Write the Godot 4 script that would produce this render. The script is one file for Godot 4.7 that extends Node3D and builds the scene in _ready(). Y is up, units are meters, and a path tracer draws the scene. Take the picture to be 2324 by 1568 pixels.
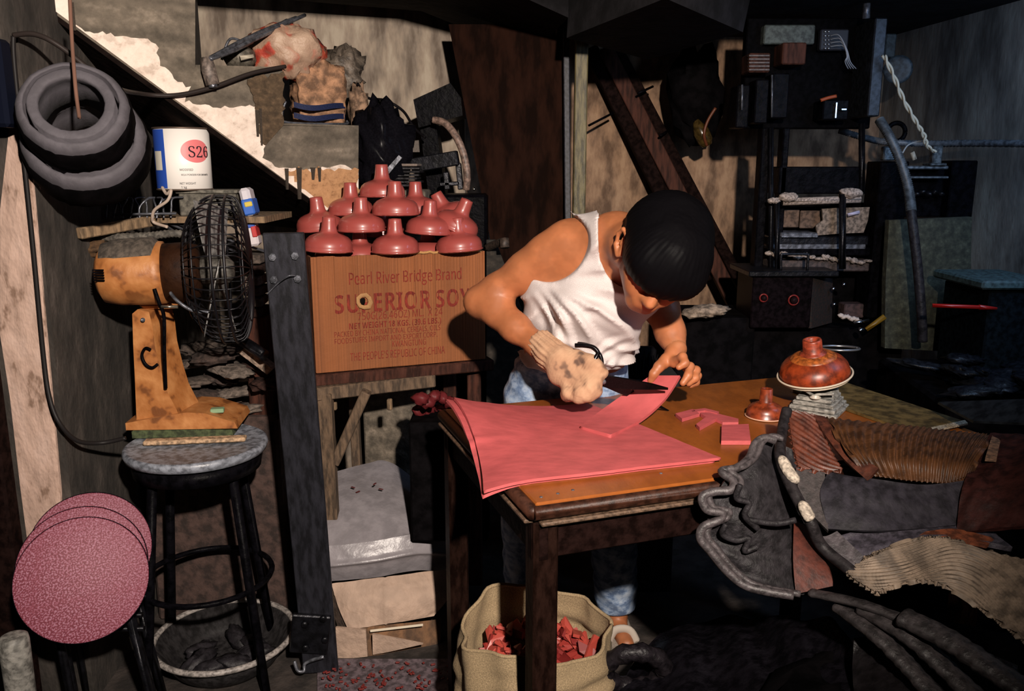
extends Node3D
# A rubber workshop: one worker cutting a strip of pink rubber at a bench. Camera at 1.42 m, pitched 12 degrees down.

const EYE := 1.42
const FL := 1893.0
var CP := cos(deg_to_rad(12.0))
var SP := sin(deg_to_rad(12.0))
var nz := FastNoiseLite.new()
var T := {}
var M := {}
var taken := {}

# ---------- places ----------
func ray(x: float, y: float) -> Vector3:
	var u := (x - 1162.0) / FL
	var v := (y - 784.0) / FL
	return Vector3(u, -SP - CP * v, -CP + SP * v)

func at(x: float, y: float, d: float) -> Vector3:   # the point on that line of sight that lies d metres in front (world z = -d)
	var r := ray(x, y)
	return Vector3(0, EYE, 0) + r * (d / -r.z)

func on_level(x: float, y: float, h: float) -> Vector3:   # the point on that line of sight at height h
	var r := ray(x, y)
	return Vector3(0, EYE, 0) + r * ((h - EYE) / r.y)

func on_plane(x: float, y: float, o: Vector3, n: Vector3) -> Vector3:
	var r := ray(x, y)
	var e := Vector3(0, EYE, 0)
	return e + r * ((o - e).dot(n) / r.dot(n))

# ---------- naming ----------
func numbered(called: String) -> String:
	var k: int = taken.get(called, -1) + 1
	taken[called] = k
	return called if k == 0 else "%s_%03d" % [called, k]

func tag(o: Node, label: String, category: String, group := "") -> Node:
	o.set_meta("label", label)
	o.set_meta("category", category)
	if group != "":
		o.set_meta("group", group)
	return o

func thing(called: String, label: String, category: String, base := Vector3.ZERO, group := "") -> Node3D:
	var o := Node3D.new()
	o.name = numbered(called)
	o.position = base
	add_child(o)
	tag(o, label, category, group)
	return o

func put(called: String, mesh: Mesh, m: Material, parent: Node3D = null) -> MeshInstance3D:
	var o := MeshInstance3D.new()
	o.mesh = mesh
	o.material_override = m
	o.cast_shadow = GeometryInstance3D.SHADOW_CASTING_SETTING_ON
	if parent == null:
		o.name = numbered(called)
		add_child(o)
	else:
		o.name = called
		parent.add_child(o, true)
		var q: Node = parent
		while q != self and q is Node3D:   # shapes are written in room coordinates
			o.position -= (q as Node3D).position
			q = q.get_parent()
	return o

func obj(called: String, st: SurfaceTool, m: Material, parent: Node3D = null) -> MeshInstance3D:
	st.index()
	st.generate_normals()
	return put(called, st.commit(), m, parent)

func struct(called: String, st: SurfaceTool, m: Material, parent: Node3D = null) -> MeshInstance3D:
	var o := obj(called, st, m, parent)
	if parent == null:
		o.set_meta("kind", "structure")
	return o

func copy_of(o: Node3D, label: String, xf: Transform3D) -> Node3D:
	var c: Node3D = o.duplicate()
	var n := String(o.name)
	var cut := n.rfind("_")
	if cut > 0 and n.substr(cut + 1).is_valid_int():
		n = n.substr(0, cut)
	c.name = numbered(n)
	add_child(c)
	c.transform = xf
	c.set_meta("label", label)
	return c

# ---------- shapes ----------
func sm() -> SurfaceTool:
	var st := SurfaceTool.new()
	st.begin(Mesh.PRIMITIVE_TRIANGLES)
	st.set_smooth_group(0)
	return st

func flat() -> SurfaceTool:
	var st := SurfaceTool.new()
	st.begin(Mesh.PRIMITIVE_TRIANGLES)
	st.set_smooth_group(-1)
	return st

func tri(st: SurfaceTool, a: Vector3, b: Vector3, c: Vector3) -> void:   # counter-clockwise seen from outside
	st.add_vertex(a)
	st.add_vertex(c)
	st.add_vertex(b)

func quad(st: SurfaceTool, a: Vector3, b: Vector3, c: Vector3, d: Vector3) -> void:
	tri(st, a, b, c)
	tri(st, a, c, d)

func out_tri(st: SurfaceTool, a: Vector3, b: Vector3, c: Vector3, o: Vector3) -> void:
	if (b - a).cross(c - a).dot(a + b + c - o * 3.0) < 0.0:
		tri(st, a, c, b)
	else:
		tri(st, a, b, c)

func box(st: SurfaceTool, c: Vector3, s: Vector3, b := Basis(), ch := 0.003) -> void:
	var h := s * 0.5
	ch = minf(ch, minf(h.x, minf(h.y, h.z)) * 0.6)
	var V := func(x: int, y: int, z: int, k: int) -> Vector3:
		var p := Vector3(x * (h.x - (0.0 if k == 0 else ch)), y * (h.y - (0.0 if k == 1 else ch)), z * (h.z - (0.0 if k == 2 else ch)))
		return c + b * p
	var Q := func(p, q, r, t) -> void:
		out_tri(st, p, q, r, c)
		out_tri(st, p, r, t, c)
	for s1 in [-1, 1]:
		Q.call(V.call(s1, -1, -1, 0), V.call(s1, 1, -1, 0), V.call(s1, 1, 1, 0), V.call(s1, -1, 1, 0))
		Q.call(V.call(-1, s1, -1, 1), V.call(1, s1, -1, 1), V.call(1, s1, 1, 1), V.call(-1, s1, 1, 1))
		Q.call(V.call(-1, -1, s1, 2), V.call(1, -1, s1, 2), V.call(1, 1, s1, 2), V.call(-1, 1, s1, 2))
		for s2 in [-1, 1]:
			Q.call(V.call(s1, s2, -1, 0), V.call(s1, s2, 1, 0), V.call(s1, s2, 1, 1), V.call(s1, s2, -1, 1))
			Q.call(V.call(s1, -1, s2, 0), V.call(s1, 1, s2, 0), V.call(s1, 1, s2, 2), V.call(s1, -1, s2, 2))
			Q.call(V.call(-1, s1, s2, 1), V.call(1, s1, s2, 1), V.call(1, s1, s2, 2), V.call(-1, s1, s2, 2))
			for s3 in [-1, 1]:
				out_tri(st, V.call(s1, s2, s3, 0), V.call(s1, s2, s3, 1), V.call(s1, s2, s3, 2), c)

func beam(st: SurfaceTool, a: Vector3, b: Vector3, w: float, t: float, hint := Vector3(0, 0, 1), ch := 0.003) -> void:   # a bar from a to b, w across, t along hint
	var y := (b - a).normalized()
	var x := y.cross(hint).normalized()
	var z := x.cross(y)
	box(st, (a + b) * 0.5, Vector3(w, a.distance_to(b), t), Basis(x, y, z), ch)

func frames(pts: Array) -> Array:
	var out := []
	var n := Vector3.ZERO
	for i in pts.size():
		var a: Vector3 = pts[maxi(i - 1, 0)]
		var b: Vector3 = pts[mini(i + 1, pts.size() - 1)]
		var t := (b - a).normalized()
		if n == Vector3.ZERO:
			n = t.cross(Vector3.UP)
			if n.length() < 0.1:
				n = t.cross(Vector3.RIGHT)
		n = (n - t * n.dot(t)).normalized()
		out.append([n, t.cross(n)])
	return out

func tube(st: SurfaceTool, pts: Array, r, n := 8, squash := 1.0) -> void:
	var fr := frames(pts)
	var rings := []
	for i in pts.size():
		var ri: float = r[i] if r is Array else r
		var ring := []
		for k in n:
			var a := TAU * k / n
			ring.append(pts[i] + fr[i][0] * cos(a) * ri + fr[i][1] * sin(a) * ri * squash)
		rings.append(ring)
	for i in pts.size() - 1:
		for k in n:
			var l := (k + 1) % n
			quad(st, rings[i][k], rings[i][l], rings[i + 1][l], rings[i + 1][k])
	for e in [0, pts.size() - 1]:
		for k in range(1, n - 1):
			if e == 0:
				tri(st, rings[e][0], rings[e][k + 1], rings[e][k])
			else:
				tri(st, rings[e][0], rings[e][k], rings[e][k + 1])

func rod(st: SurfaceTool, a: Vector3, b: Vector3, r: float, n := 10) -> void:
	tube(st, [a, b], r, n)

func curve(pts: Array, per := 8) -> Array:   # Catmull-Rom through the points
	var out := []
	for i in pts.size() - 1:
		var a = pts[maxi(i - 1, 0)]
		var d = pts[mini(i + 2, pts.size() - 1)]
		for k in per:
			out.append(pts[i].cubic_interpolate(pts[i + 1], a, d, float(k) / per))
	out.append(pts[-1])
	return out

func lathe(st: SurfaceTool, prof: Array, xf := Transform3D(), n := 32, wob := 0.0) -> void:   # profile of (radius, height), from the bottom up on the outside
	for i in prof.size() - 1:
		var p: Vector2 = prof[i]
		var q: Vector2 = prof[i + 1]
		for k in n:
			var a := TAU * k / n
			var b := TAU * (k + 1) / n
			var va := Vector3(cos(a), 0, -sin(a))
			var vb := Vector3(cos(b), 0, -sin(b))
			var w1 := 1.0 + wob * nz.get_noise_2d(cos(a) * 300.0, sin(a) * 300.0)
			var w2 := 1.0 + wob * nz.get_noise_2d(cos(b) * 300.0, sin(b) * 300.0)
			var v1 := xf * (va * p.x * w1 + Vector3.UP * p.y)
			var v2 := xf * (vb * p.x * w2 + Vector3.UP * p.y)
			var v3 := xf * (vb * q.x * w2 + Vector3.UP * q.y)
			var v4 := xf * (va * q.x * w1 + Vector3.UP * q.y)
			if p.x > 0.00001:
				tri(st, v1, v2, v3)
			if q.x > 0.00001:
				tri(st, v1, v3, v4)

func prism(st: SurfaceTool, poly: Array, off: Vector3) -> void:   # a flat outline (room points) given the thickness off
	var n := off.normalized()
	var x: Vector3 = (poly[1] - poly[0]).normalized()
	x = (x - n * x.dot(n)).normalized()
	var y := n.cross(x)
	var p2 := PackedVector2Array()
	var o := Vector3.ZERO
	for p in poly:
		p2.append(Vector2((p - poly[0]).dot(x), (p - poly[0]).dot(y)))
		o += p
	var ids := Geometry2D.triangulate_polygon(p2)
	var area := 0.0
	for i in p2.size():
		area += p2[i].cross(p2[(i + 1) % p2.size()])
	for i in range(0, ids.size(), 3):
		var a: Vector3 = poly[ids[i]]
		var b: Vector3 = poly[ids[i + 1]]
		var c: Vector3 = poly[ids[i + 2]]
		if (b - a).cross(c - a).dot(n) > 0.0:
			var t := b
			b = c
			c = t
		tri(st, a, b, c)
		tri(st, a + off, c + off, b + off)
	for i in poly.size():
		var a: Vector3 = poly[i]
		var b: Vector3 = poly[(i + 1) % poly.size()]
		if area > 0.0:
			quad(st, a, b, b + off, a + off)
		else:
			quad(st, b, a, a + off, b + off)

func sheet(st: SurfaceTool, f: Callable, nu: int, nv: int, th: float) -> void:   # a thick sheet; f(u, v) is its upper face, u x v pointing up
	var top := []
	var low := []
	for j in nv + 1:
		for i in nu + 1:
			top.append(f.call(float(i) / nu, float(j) / nv))
	var w := nu + 1
	for j in nv + 1:
		for i in nu + 1:
			var du: Vector3 = top[j * w + mini(i + 1, nu)] - top[j * w + maxi(i - 1, 0)]
			var dv: Vector3 = top[mini(j + 1, nv) * w + i] - top[maxi(j - 1, 0) * w + i]
			low.append(top[j * w + i] - du.cross(dv).normalized() * th)
	for j in nv:
		for i in nu:
			var a := j * w + i
			quad(st, top[a], top[a + 1], top[a + w + 1], top[a + w])
			quad(st, low[a], low[a + w], low[a + w + 1], low[a + 1])
	st.set_smooth_group(1)
	for i in nu:
		quad(st, low[i], low[i + 1], top[i + 1], top[i])
		var b := nv * w + i
		quad(st, top[b], top[b + 1], low[b + 1], low[b])
	for j in nv:
		var a := j * w
		quad(st, top[a], top[a + w], low[a + w], low[a])
		var b := j * w + nu
		quad(st, low[b], low[b + w], top[b + w], top[b])
	st.set_smooth_group(0)

func lump(st: SurfaceTool, xf: Transform3D, amp: float, freq: float, n := 24, seed_ := 0.0, square := 0.0) -> void:   # a crumpled closed body round the unit ball
	var P := func(i: int, j: int) -> Vector3:
		var a := TAU * (i % n) / n
		var b := PI * j / (n / 2) - PI / 2
		var v := Vector3(cos(a) * cos(b), sin(b), sin(a) * cos(b))
		if j == 0 or j == n / 2:
			v = Vector3(0, signf(v.y), 0)
		if square > 0.0:
			var mx := maxf(absf(v.x), maxf(absf(v.y), absf(v.z)))
			v = v.lerp(v / mx * 0.85, square)
		var q := v * freq * 60.0 + Vector3(seed_ * 91.0, seed_ * 37.0, 0)
		var r := 1.0 + amp * (nz.get_noise_3dv(q) * 1.2 - absf(nz.get_noise_3dv(q * 2.3)) * 1.3)
		return xf * (v * r)
	for j in n / 2:
		for i in n:
			var a: Vector3 = P.call(i, j)
			var b: Vector3 = P.call(i + 1, j)
			var c: Vector3 = P.call(i + 1, j + 1)
			var d: Vector3 = P.call(i, j + 1)
			if j > 0:
				tri(st, a, c, b)
			if j < n / 2 - 1:
				tri(st, a, d, c)

func xform(o: Vector3, s: Vector3, rot := Vector3.ZERO) -> Transform3D:
	return Transform3D(Basis.from_euler(rot * PI / 180.0) * Basis.from_scale(s), o)

func warp(st: SurfaceTool, mesh: Mesh, f: Callable) -> void:   # takes over a mesh, each point moved by f
	var a := mesh.surface_get_arrays(0)
	var v: PackedVector3Array = a[Mesh.ARRAY_VERTEX]
	var ix: PackedInt32Array = a[Mesh.ARRAY_INDEX] if a[Mesh.ARRAY_INDEX] != null else PackedInt32Array(range(v.size()))
	for i in ix:
		st.add_vertex(f.call(v[i]))

func words(text: String, height: float, font := "Droid Sans", bold := 0.0) -> TextMesh:   # capital letters about that high, in the xy plane
	var t := TextMesh.new()
	t.text = text
	var sf := SystemFont.new()
	sf.font_names = PackedStringArray([font])
	if bold > 0.0:
		sf.font_weight = 700
	t.font = sf
	t.font_size = 32
	t.pixel_size = height / 23.0
	t.depth = 0.0006
	t.curve_step = 1.5
	return t

# ---------- fields (bodies, clothes, hands) ----------
# bones: [a, b, ra, rb]; joined with a smooth minimum k, meshed as surface nets
func nets(bones: Array, k: float, cell: float, mod = null, grow := 0.0) -> ArrayMesh:
	var nb := bones.size()
	var A := PackedVector3Array()
	var D := PackedVector3Array()
	var R := PackedFloat32Array()
	var S := PackedFloat32Array()
	var L := PackedFloat32Array()
	var lo := Vector3.INF
	var hi := -Vector3.INF
	for b in bones:
		var d: Vector3 = b[1] - b[0]
		A.append(b[0])
		D.append(d)
		L.append(maxf(d.length_squared(), 1e-9))
		R.append(b[2] + grow)
		S.append(b[3] - b[2])
		var r := Vector3.ONE * (maxf(b[2], b[3]) + grow + 0.03)
		lo = lo.min(b[0].min(b[1]) - r)
		hi = hi.max(b[0].max(b[1]) + r)
	var N := 6
	var nx := int(ceil((hi.x - lo.x) / cell / N)) * N + 1
	var ny := int(ceil((hi.y - lo.y) / cell / N)) * N + 1
	var nzz := int(ceil((hi.z - lo.z) / cell / N)) * N + 1
	var F := PackedFloat32Array()
	F.resize(nx * ny * nzz)
	F.fill(9.0)
	var half := cell * N * 0.5 * 1.7321
	var blocks := []
	var used: bool = mod != null
	for bz in (nzz - 1) / N:
		for by in (ny - 1) / N:
			for bx in (nx - 1) / N:
				var c := lo + Vector3(bx * N + N * 0.5, by * N + N * 0.5, bz * N + N * 0.5) * cell
				var near := PackedInt32Array()
				var best := 9.0
				for i in nb:
					var q := c - A[i]
					var t := clampf(q.dot(D[i]) / L[i], 0.0, 1.0)
					var e := (q - D[i] * t).length() - R[i] - S[i] * t
					best = minf(best, e)
					if e < half + k + 0.03:
						near.append(i)
				if best > half + k * 0.5 + 0.02 or best < -half - 0.06 - k:
					continue
				blocks.append(Vector3i(bx, by, bz) * N)
				for z in N + 1:
					for y in N + 1:
						var row := ((bz * N + z) * ny + by * N + y) * nx + bx * N
						for x in N + 1:
							if F[row + x] < 8.0:
								continue
							var p := lo + Vector3(bx * N + x, by * N + y, bz * N + z) * cell
							var f := 1.0
							for i in near:
								var q := p - A[i]
								var t := clampf(q.dot(D[i]) / L[i], 0.0, 1.0)
								var e := (q - D[i] * t).length() - R[i] - S[i] * t
								var h := k - absf(f - e)
								f = minf(f, e)
								if h > 0.0:
									f -= h * h / (4.0 * k)
							if used:
								f = mod.call(p, f)
							F[row + x] = f
	var verts := PackedVector3Array()
	var norms := PackedVector3Array()
	var idx := PackedInt32Array()
	var where := {}
	var corner := [0, 1, nx, nx + 1, nx * ny, nx * ny + 1, nx * ny + nx, nx * ny + nx + 1]
	var cp := [Vector3(0, 0, 0), Vector3(1, 0, 0), Vector3(0, 1, 0), Vector3(1, 1, 0), Vector3(0, 0, 1), Vector3(1, 0, 1), Vector3(0, 1, 1), Vector3(1, 1, 1)]
	var edges := [[0, 1], [2, 3], [4, 5], [6, 7], [0, 2], [1, 3], [4, 6], [5, 7], [0, 4], [1, 5], [2, 6], [3, 7]]
	for bl in blocks:
		for z in N:
			for y in N:
				for x in N:
					var base: int = ((bl.z + z) * ny + bl.y + y) * nx + bl.x + x
					var m := 0
					for c in 8:
						if F[base + corner[c]] < 0.0:
							m += 1
					if m == 0 or m == 8:
						continue
					var s := Vector3.ZERO
					var cnt := 0
					for e in edges:
						var f0: float = F[base + corner[e[0]]]
						var f1: float = F[base + corner[e[1]]]
						if (f0 < 0.0) != (f1 < 0.0):
							s += cp[e[0]].lerp(cp[e[1]], f0 / (f0 - f1))
							cnt += 1
					where[base] = verts.size()
					verts.append(lo + (Vector3(bl.x + x, bl.y + y, bl.z + z) + s / cnt) * cell)
					norms.append(Vector3.ZERO)
	var step := [1, nx, nx * ny]
	for base in where:
		for ax in 3:
			var f0 := F[base]
			var f1 := F[base + step[ax]]
			if (f0 < 0.0) == (f1 < 0.0):
				continue
			var b: int = step[(ax + 1) % 3]
			var c: int = step[(ax + 2) % 3]
			if not (where.has(base - b) and where.has(base - c) and where.has(base - b - c)):
				continue
			var q := [where[base], where[base - b], where[base - b - c], where[base - c]]
			if f0 < 0.0:
				q = [q[0], q[3], q[2], q[1]]
			# q runs clockwise seen from outside
			for t in [[0, 1, 2], [0, 2, 3]]:
				var i0: int = q[t[0]]
				var i1: int = q[t[1]]
				var i2: int = q[t[2]]
				var n := (verts[i2] - verts[i0]).cross(verts[i1] - verts[i0])
				norms[i0] += n
				norms[i1] += n
				norms[i2] += n
				idx.append(i0)
				idx.append(i1)
				idx.append(i2)
	for i in norms.size():
		norms[i] = norms[i].normalized()
	var arr := []
	arr.resize(Mesh.ARRAY_MAX)
	arr[Mesh.ARRAY_VERTEX] = verts
	arr[Mesh.ARRAY_NORMAL] = norms
	arr[Mesh.ARRAY_INDEX] = idx
	var mesh := ArrayMesh.new()
	mesh.add_surface_from_arrays(Mesh.PRIMITIVE_TRIANGLES, arr)
	return mesh

# ---------- materials ----------
func noise_tex(freq: float, octaves: int, stops: Array, size := 512, normal := 0.0, kind := FastNoiseLite.TYPE_SIMPLEX_SMOOTH, seed_ := 3) -> NoiseTexture2D:
	var n := FastNoiseLite.new()
	n.noise_type = kind
	n.seed = seed_
	n.frequency = freq
	n.fractal_octaves = octaves
	n.fractal_gain = 0.6
	var t := NoiseTexture2D.new()
	t.width = size
	t.height = size
	t.seamless = true
	t.noise = n
	if normal > 0.0:
		t.as_normal_map = true
		t.bump_strength = normal
	else:
		var g := Gradient.new()
		var offs := PackedFloat32Array()
		var cols := PackedColorArray()
		for s in stops:
			offs.append(s[0])
			cols.append(Color(s[1]) if s[1] is String else Color(s[1], s[1], s[1]))
		g.offsets = offs
		g.colors = cols
		t.color_ramp = g
	return t

func mat(hex: String, rough := 0.8, tex = null, scale_ = 3.0, bump := 0.0, metal := 0.0) -> StandardMaterial3D:
	var m := StandardMaterial3D.new()
	m.albedo_color = Color(hex)
	m.roughness = rough
	m.metallic = metal
	m.uv1_triplanar = true
	m.uv1_scale = scale_ if scale_ is Vector3 else Vector3.ONE * scale_
	m.uv1_triplanar_sharpness = 4.0
	if m.albedo_color.get_luminance() < 0.2 and metal == 0.0:
		m.metallic_specular = 0.12 if m.albedo_color.get_luminance() < 0.1 else 0.3
	if tex != null:
		m.albedo_texture = tex
	if bump > 0.0:
		m.normal_enabled = true
		m.normal_texture = T.bump
		m.normal_scale = bump
	return m

func make_materials() -> void:
	T.bump = noise_tex(0.02, 5, [], 512, 6.0)
	T.blotch = noise_tex(0.008, 5, [[0.25, 0.55], [0.5, 0.8], [0.75, 1.0]])
	T.grime = noise_tex(0.012, 6, [[0.28, 0.6], [0.45, 0.78], [0.62, 0.92], [0.8, 1.0]], 512, 0.0, FastNoiseLite.TYPE_SIMPLEX_SMOOTH, 11)
	T.fine = noise_tex(0.08, 4, [[0.2, 0.75], [0.8, 1.0]], 256)
	T.plaster = noise_tex(0.01, 6, [[0.2, "6e6156"], [0.4, "8c7f72"], [0.55, "a09080"], [0.8, "b8aa98"]], 512, 0.0, FastNoiseLite.TYPE_SIMPLEX_SMOOTH, 5)
	T.wash = noise_tex(0.014, 6, [[0.16, "a08c7c"], [0.3, "dccabc"], [0.55, "ecdacc"], [0.85, "f6e6da"]], 512, 0.0, FastNoiseLite.TYPE_SIMPLEX_SMOOTH, 8)
	T.cement = noise_tex(0.012, 6, [[0.2, "4c453c"], [0.45, "62594e"], [0.7, "766b5e"], [0.85, "8f8274"]], 512, 0.0, FastNoiseLite.TYPE_SIMPLEX_SMOOTH, 9)
	T.rust = noise_tex(0.02, 6, [[0.25, "1c1110"], [0.5, "3a1f18"], [0.7, "5a2f20"], [0.85, "7a4a30"]], 512, 0.0, FastNoiseLite.TYPE_SIMPLEX_SMOOTH, 21)
	T.speck = noise_tex(0.11, 2, [[0.3, "7a3040"], [0.5, "944a58"], [0.62, "a8667a"], [0.75, "c09aa8"]], 512, 0.0, FastNoiseLite.TYPE_SIMPLEX, 4)
	T.blue = noise_tex(0.02, 5, [[0.3, "5d7396"], [0.5, "90a4c2"], [0.8, "b9c6d8"]], 256)
	T.glove = noise_tex(0.012, 4, [[0.2, "6b5a50"], [0.34, "c0a488"], [0.8, "dcc4a6"]], 256, 0.0, FastNoiseLite.TYPE_SIMPLEX_SMOOTH, 31)
	T.soft = noise_tex(0.015, 4, [[0.3, 0.9], [0.7, 1.0]], 256, 0.0, FastNoiseLite.TYPE_SIMPLEX_SMOOTH, 41)
	T.fan = noise_tex(0.012, 4, [[0.2, "7e5530"], [0.34, "b07c46"], [0.8, "cf9f66"]], 256, 0.0, FastNoiseLite.TYPE_SIMPLEX_SMOOTH, 13)
	# walls
	M.plaster = mat("ffffff", 0.95, T.plaster, Vector3(1.6, 0.5, 1.6), 0.35)
	M.wall_beige = mat("e2c8b4", 0.95, T.plaster, Vector3(2.2, 0.9, 2.2), 0.3)
	M.wall_blue = mat("dce4ea", 0.9, T.plaster, Vector3(0.9, 0.3, 0.9), 0.2)
	M.wall_grey = mat("8d8c92", 0.9, T.cement, Vector3(1.5, 0.7, 1.5), 0.5)
	M.pillar = mat("cbbab4", 0.9, T.wash, Vector3(1.6, 0.8, 1.6), 0.5)
	M.wash = mat("ffffff", 0.95, T.wash, 2.0, 0.5)
	M.cement = mat("ffffff", 0.95, T.cement, 2.4, 0.7)
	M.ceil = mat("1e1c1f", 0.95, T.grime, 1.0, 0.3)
	M.floor = mat("3b332f", 0.85, T.grime, 1.2, 0.5)
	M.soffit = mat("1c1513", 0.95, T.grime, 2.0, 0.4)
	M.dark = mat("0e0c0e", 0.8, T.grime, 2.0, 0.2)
	M.black = mat("0d0c10", 0.4, T.grime, 4.0, 0.3)
	M.blacksteel = mat("1e1e24", 0.38, T.grime, 3.0, 0.3, 0.6)
	M.steel = mat("2e2e36", 0.5, T.grime, Vector3(6, 1.5, 6), 0.1, 0.5)
	M.grey_steel = mat("7d7f88", 0.4, T.grime, 5.0, 0.2, 0.6)
	M.crust = mat("b5a296", 0.9, T.grime, 12.0, 1.2)
	M.darkwood = mat("4a2a20", 0.75, T.grime, Vector3(6, 1.0, 6), 0.3)
	M.wood = mat("8e7458", 0.8, T.grime, Vector3(8, 1.5, 8), 0.4)
	M.postwood = mat("6c6140", 0.6, T.grime, Vector3(8, 1.5, 8), 0.3)
	M.brown_panel = mat("25130c", 0.7, T.grime, Vector3(2.0, 0.6, 2.0), 0.2)
	M.tyre = mat("524e54", 0.8, T.soft, 5.0, 0.25)
	M.black_rubber = mat("2b282c", 0.5, T.grime, 4.0, 0.5)

func _ready() -> void:
	nz.seed = 7
	nz.frequency = 0.02
	nz.fractal_octaves = 3
	# --- camera
	var cam := Camera3D.new()
	cam.name = "camera"
	cam.fov = 45.0
	cam.near = 0.05
	cam.position = Vector3(0, EYE, 0)
	cam.rotation_degrees = Vector3(-12, 0, 0)
	cam.current = true
	add_child(cam)
	# --- sky and exposure (a closed room: hardly any sky gets in)
	var we := WorldEnvironment.new()
	we.name = "environment"
	var env := Environment.new()
	env.background_mode = Environment.BG_COLOR
	env.background_color = Color(0.02, 0.022, 0.03)
	env.tonemap_mode = Environment.TONE_MAPPER_LINEAR
	env.tonemap_exposure = 1.0
	env.sdfgi_enabled = true
	env.ssao_enabled = true
	env.ssil_enabled = true
	we.environment = env
	add_child(we)
	# --- key: an unseen flash, a little right of the camera and above it
	var key := SpotLight3D.new()
	key.name = "key_flash"
	add_child(key)
	key.look_at_from_position(Vector3(0.33, 2.02, 0.35), Vector3(-0.36, 1.10, -2.4))
	key.light_color = Color(1.0, 0.945, 0.89)
	key.light_energy = 13.5
	key.spot_range = 9.0
	key.spot_attenuation = 2.0
	key.spot_angle = 37.0
	key.spot_angle_attenuation = 0.8
	key.light_size = 0.035
	key.shadow_enabled = true
	# --- cool fill for the right wall, standing in for unseen daylight; no doorway is built
	var day := AreaLight3D.new()
	day.name = "unseen_daylight_fill"
	add_child(day)
	day.area_size = Vector2(0.5, 0.7)
	day.look_at_from_position(Vector3(1.45, 1.85, -1.9), Vector3(1.74, 1.2, -3.2))
	day.light_color = Color(0.68, 0.82, 1.0)
	day.light_energy = 0.8
	day.area_range = 8.0
	day.shadow_enabled = true
	make_materials()
	setting()
	staircase()
	left_side()
	carton_pile()
	back_middle()
	bench()
	worker()
	right_side()
	rubber_heap()
	low_things()

# ---------- the room ----------
func slab(called: String, poly: Array, off: Vector3, m: Material) -> void:
	var st := flat()
	prism(st, poly, off)
	struct(called, st, m)

func setting() -> void:
	var H := 1.967
	slab("floor", [Vector3(-2.4, 0, 2.2), Vector3(2.6, 0, 2.2), Vector3(2.6, 0, -4.2), Vector3(-2.4, 0, -4.2)], Vector3(0, -0.1, 0), M.floor)
	slab("ceiling", [Vector3(-2.4, H + 0.5, 2.2), Vector3(2.6, H + 0.5, 2.2), Vector3(2.6, H + 0.5, -4.2), Vector3(-2.4, H + 0.5, -4.2)], Vector3(0, 0.1, 0), M.ceil)
	# back wall, right wall, the wall behind the camera and the left wall in front of the pillar
	slab("wall_back", [Vector3(-2.4, 0, -3.75), Vector3(1.7, 0, -3.75), Vector3(1.7, H + 0.5, -3.75), Vector3(-2.4, H + 0.5, -3.75)], Vector3(0, 0, -0.12), M.wall_beige)
	slab("wall_right", [Vector3(1.60, 0, -3.75), Vector3(2.3, 0, 2.2), Vector3(2.3, H + 0.5, 2.2), Vector3(1.60, H + 0.5, -3.75)], Vector3(0.12, 0, 0), M.wall_blue)
	slab("wall_front", [Vector3(-2.4, 0, 2.0), Vector3(2.6, 0, 2.0), Vector3(2.6, H + 0.5, 2.0), Vector3(-2.4, H + 0.5, 2.0)], Vector3(0, 0, 0.12), M.dark)
	slab("wall_left", [Vector3(-1.52, 0, -2.2), Vector3(-1.52, 0, 2.2), Vector3(-1.52, H + 0.5, 2.2), Vector3(-1.52, H + 0.5, -2.2)], Vector3(-0.12, 0, 0), M.dark)
	# plaster of the wall behind the stairs
	slab("wall_stairs", [Vector3(-1.7, 0, -3.45), Vector3(-0.2, 0, -3.62), Vector3(-0.2, H + 0.5, -3.62), Vector3(-1.7, H + 0.5, -3.45)], Vector3(0, 0, -0.1), M.plaster)
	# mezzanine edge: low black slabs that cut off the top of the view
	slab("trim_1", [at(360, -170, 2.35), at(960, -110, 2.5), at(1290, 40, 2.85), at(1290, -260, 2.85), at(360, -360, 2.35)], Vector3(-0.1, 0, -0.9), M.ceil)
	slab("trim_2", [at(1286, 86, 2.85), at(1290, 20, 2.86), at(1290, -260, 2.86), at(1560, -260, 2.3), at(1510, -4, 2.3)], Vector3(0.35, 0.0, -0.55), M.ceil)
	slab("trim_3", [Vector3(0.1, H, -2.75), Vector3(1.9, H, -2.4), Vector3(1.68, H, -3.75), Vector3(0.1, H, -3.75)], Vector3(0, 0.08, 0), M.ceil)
	# the left pillar: a pale end towards us, a grey flank running back
	var e0 := -1.135
	slab("wall_pillar", [Vector3(-1.52, 0, -2.06), Vector3(e0, 0, -2.02), Vector3(e0, H + 0.5, -2.02), Vector3(-1.52, H + 0.5, -2.06)], Vector3(-0.06, 0, -1.35), M.wall_grey)
	var st := flat()
	var pl := [at(0, 285, 2.03), at(62, 262, 2.015), at(100, 700, 2.015), at(137, 1115, 2.015), at(140, 1290, 2.015), at(70, 1290, 2.03), at(45, 1100, 2.03), at(22, 900, 2.03), at(0, 760, 2.03)]
	prism(st, pl, Vector3(0, 0, -0.03))
	struct("trim_4", st, M.pillar)
	st = flat()
	box(st, Vector3(-1.30, 0.75, -1.985), Vector3(0.07, 1.5, 0.05), Basis.from_euler(Vector3(0, 0, 0.0)), 0.006)
	struct("door_1", st, mat("1e1210", 0.8, T.grime, 4.0))

# ---------- the stairs ----------
var SO := Vector3.ZERO
var SN := Vector3.ZERO

func sp(x: float, y: float) -> Vector3:
	return on_plane(x, y, SO, SN)

func sq(x: float, y: float, back: float) -> Vector3:
	return on_plane(x, y, SO - SN * back, SN)

func poly_at(px: Array, off := 0.0) -> Array:
	var out := []
	for p in px:
		out.append(sp(p[0], p[1]) + SN * off)
	return out

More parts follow.
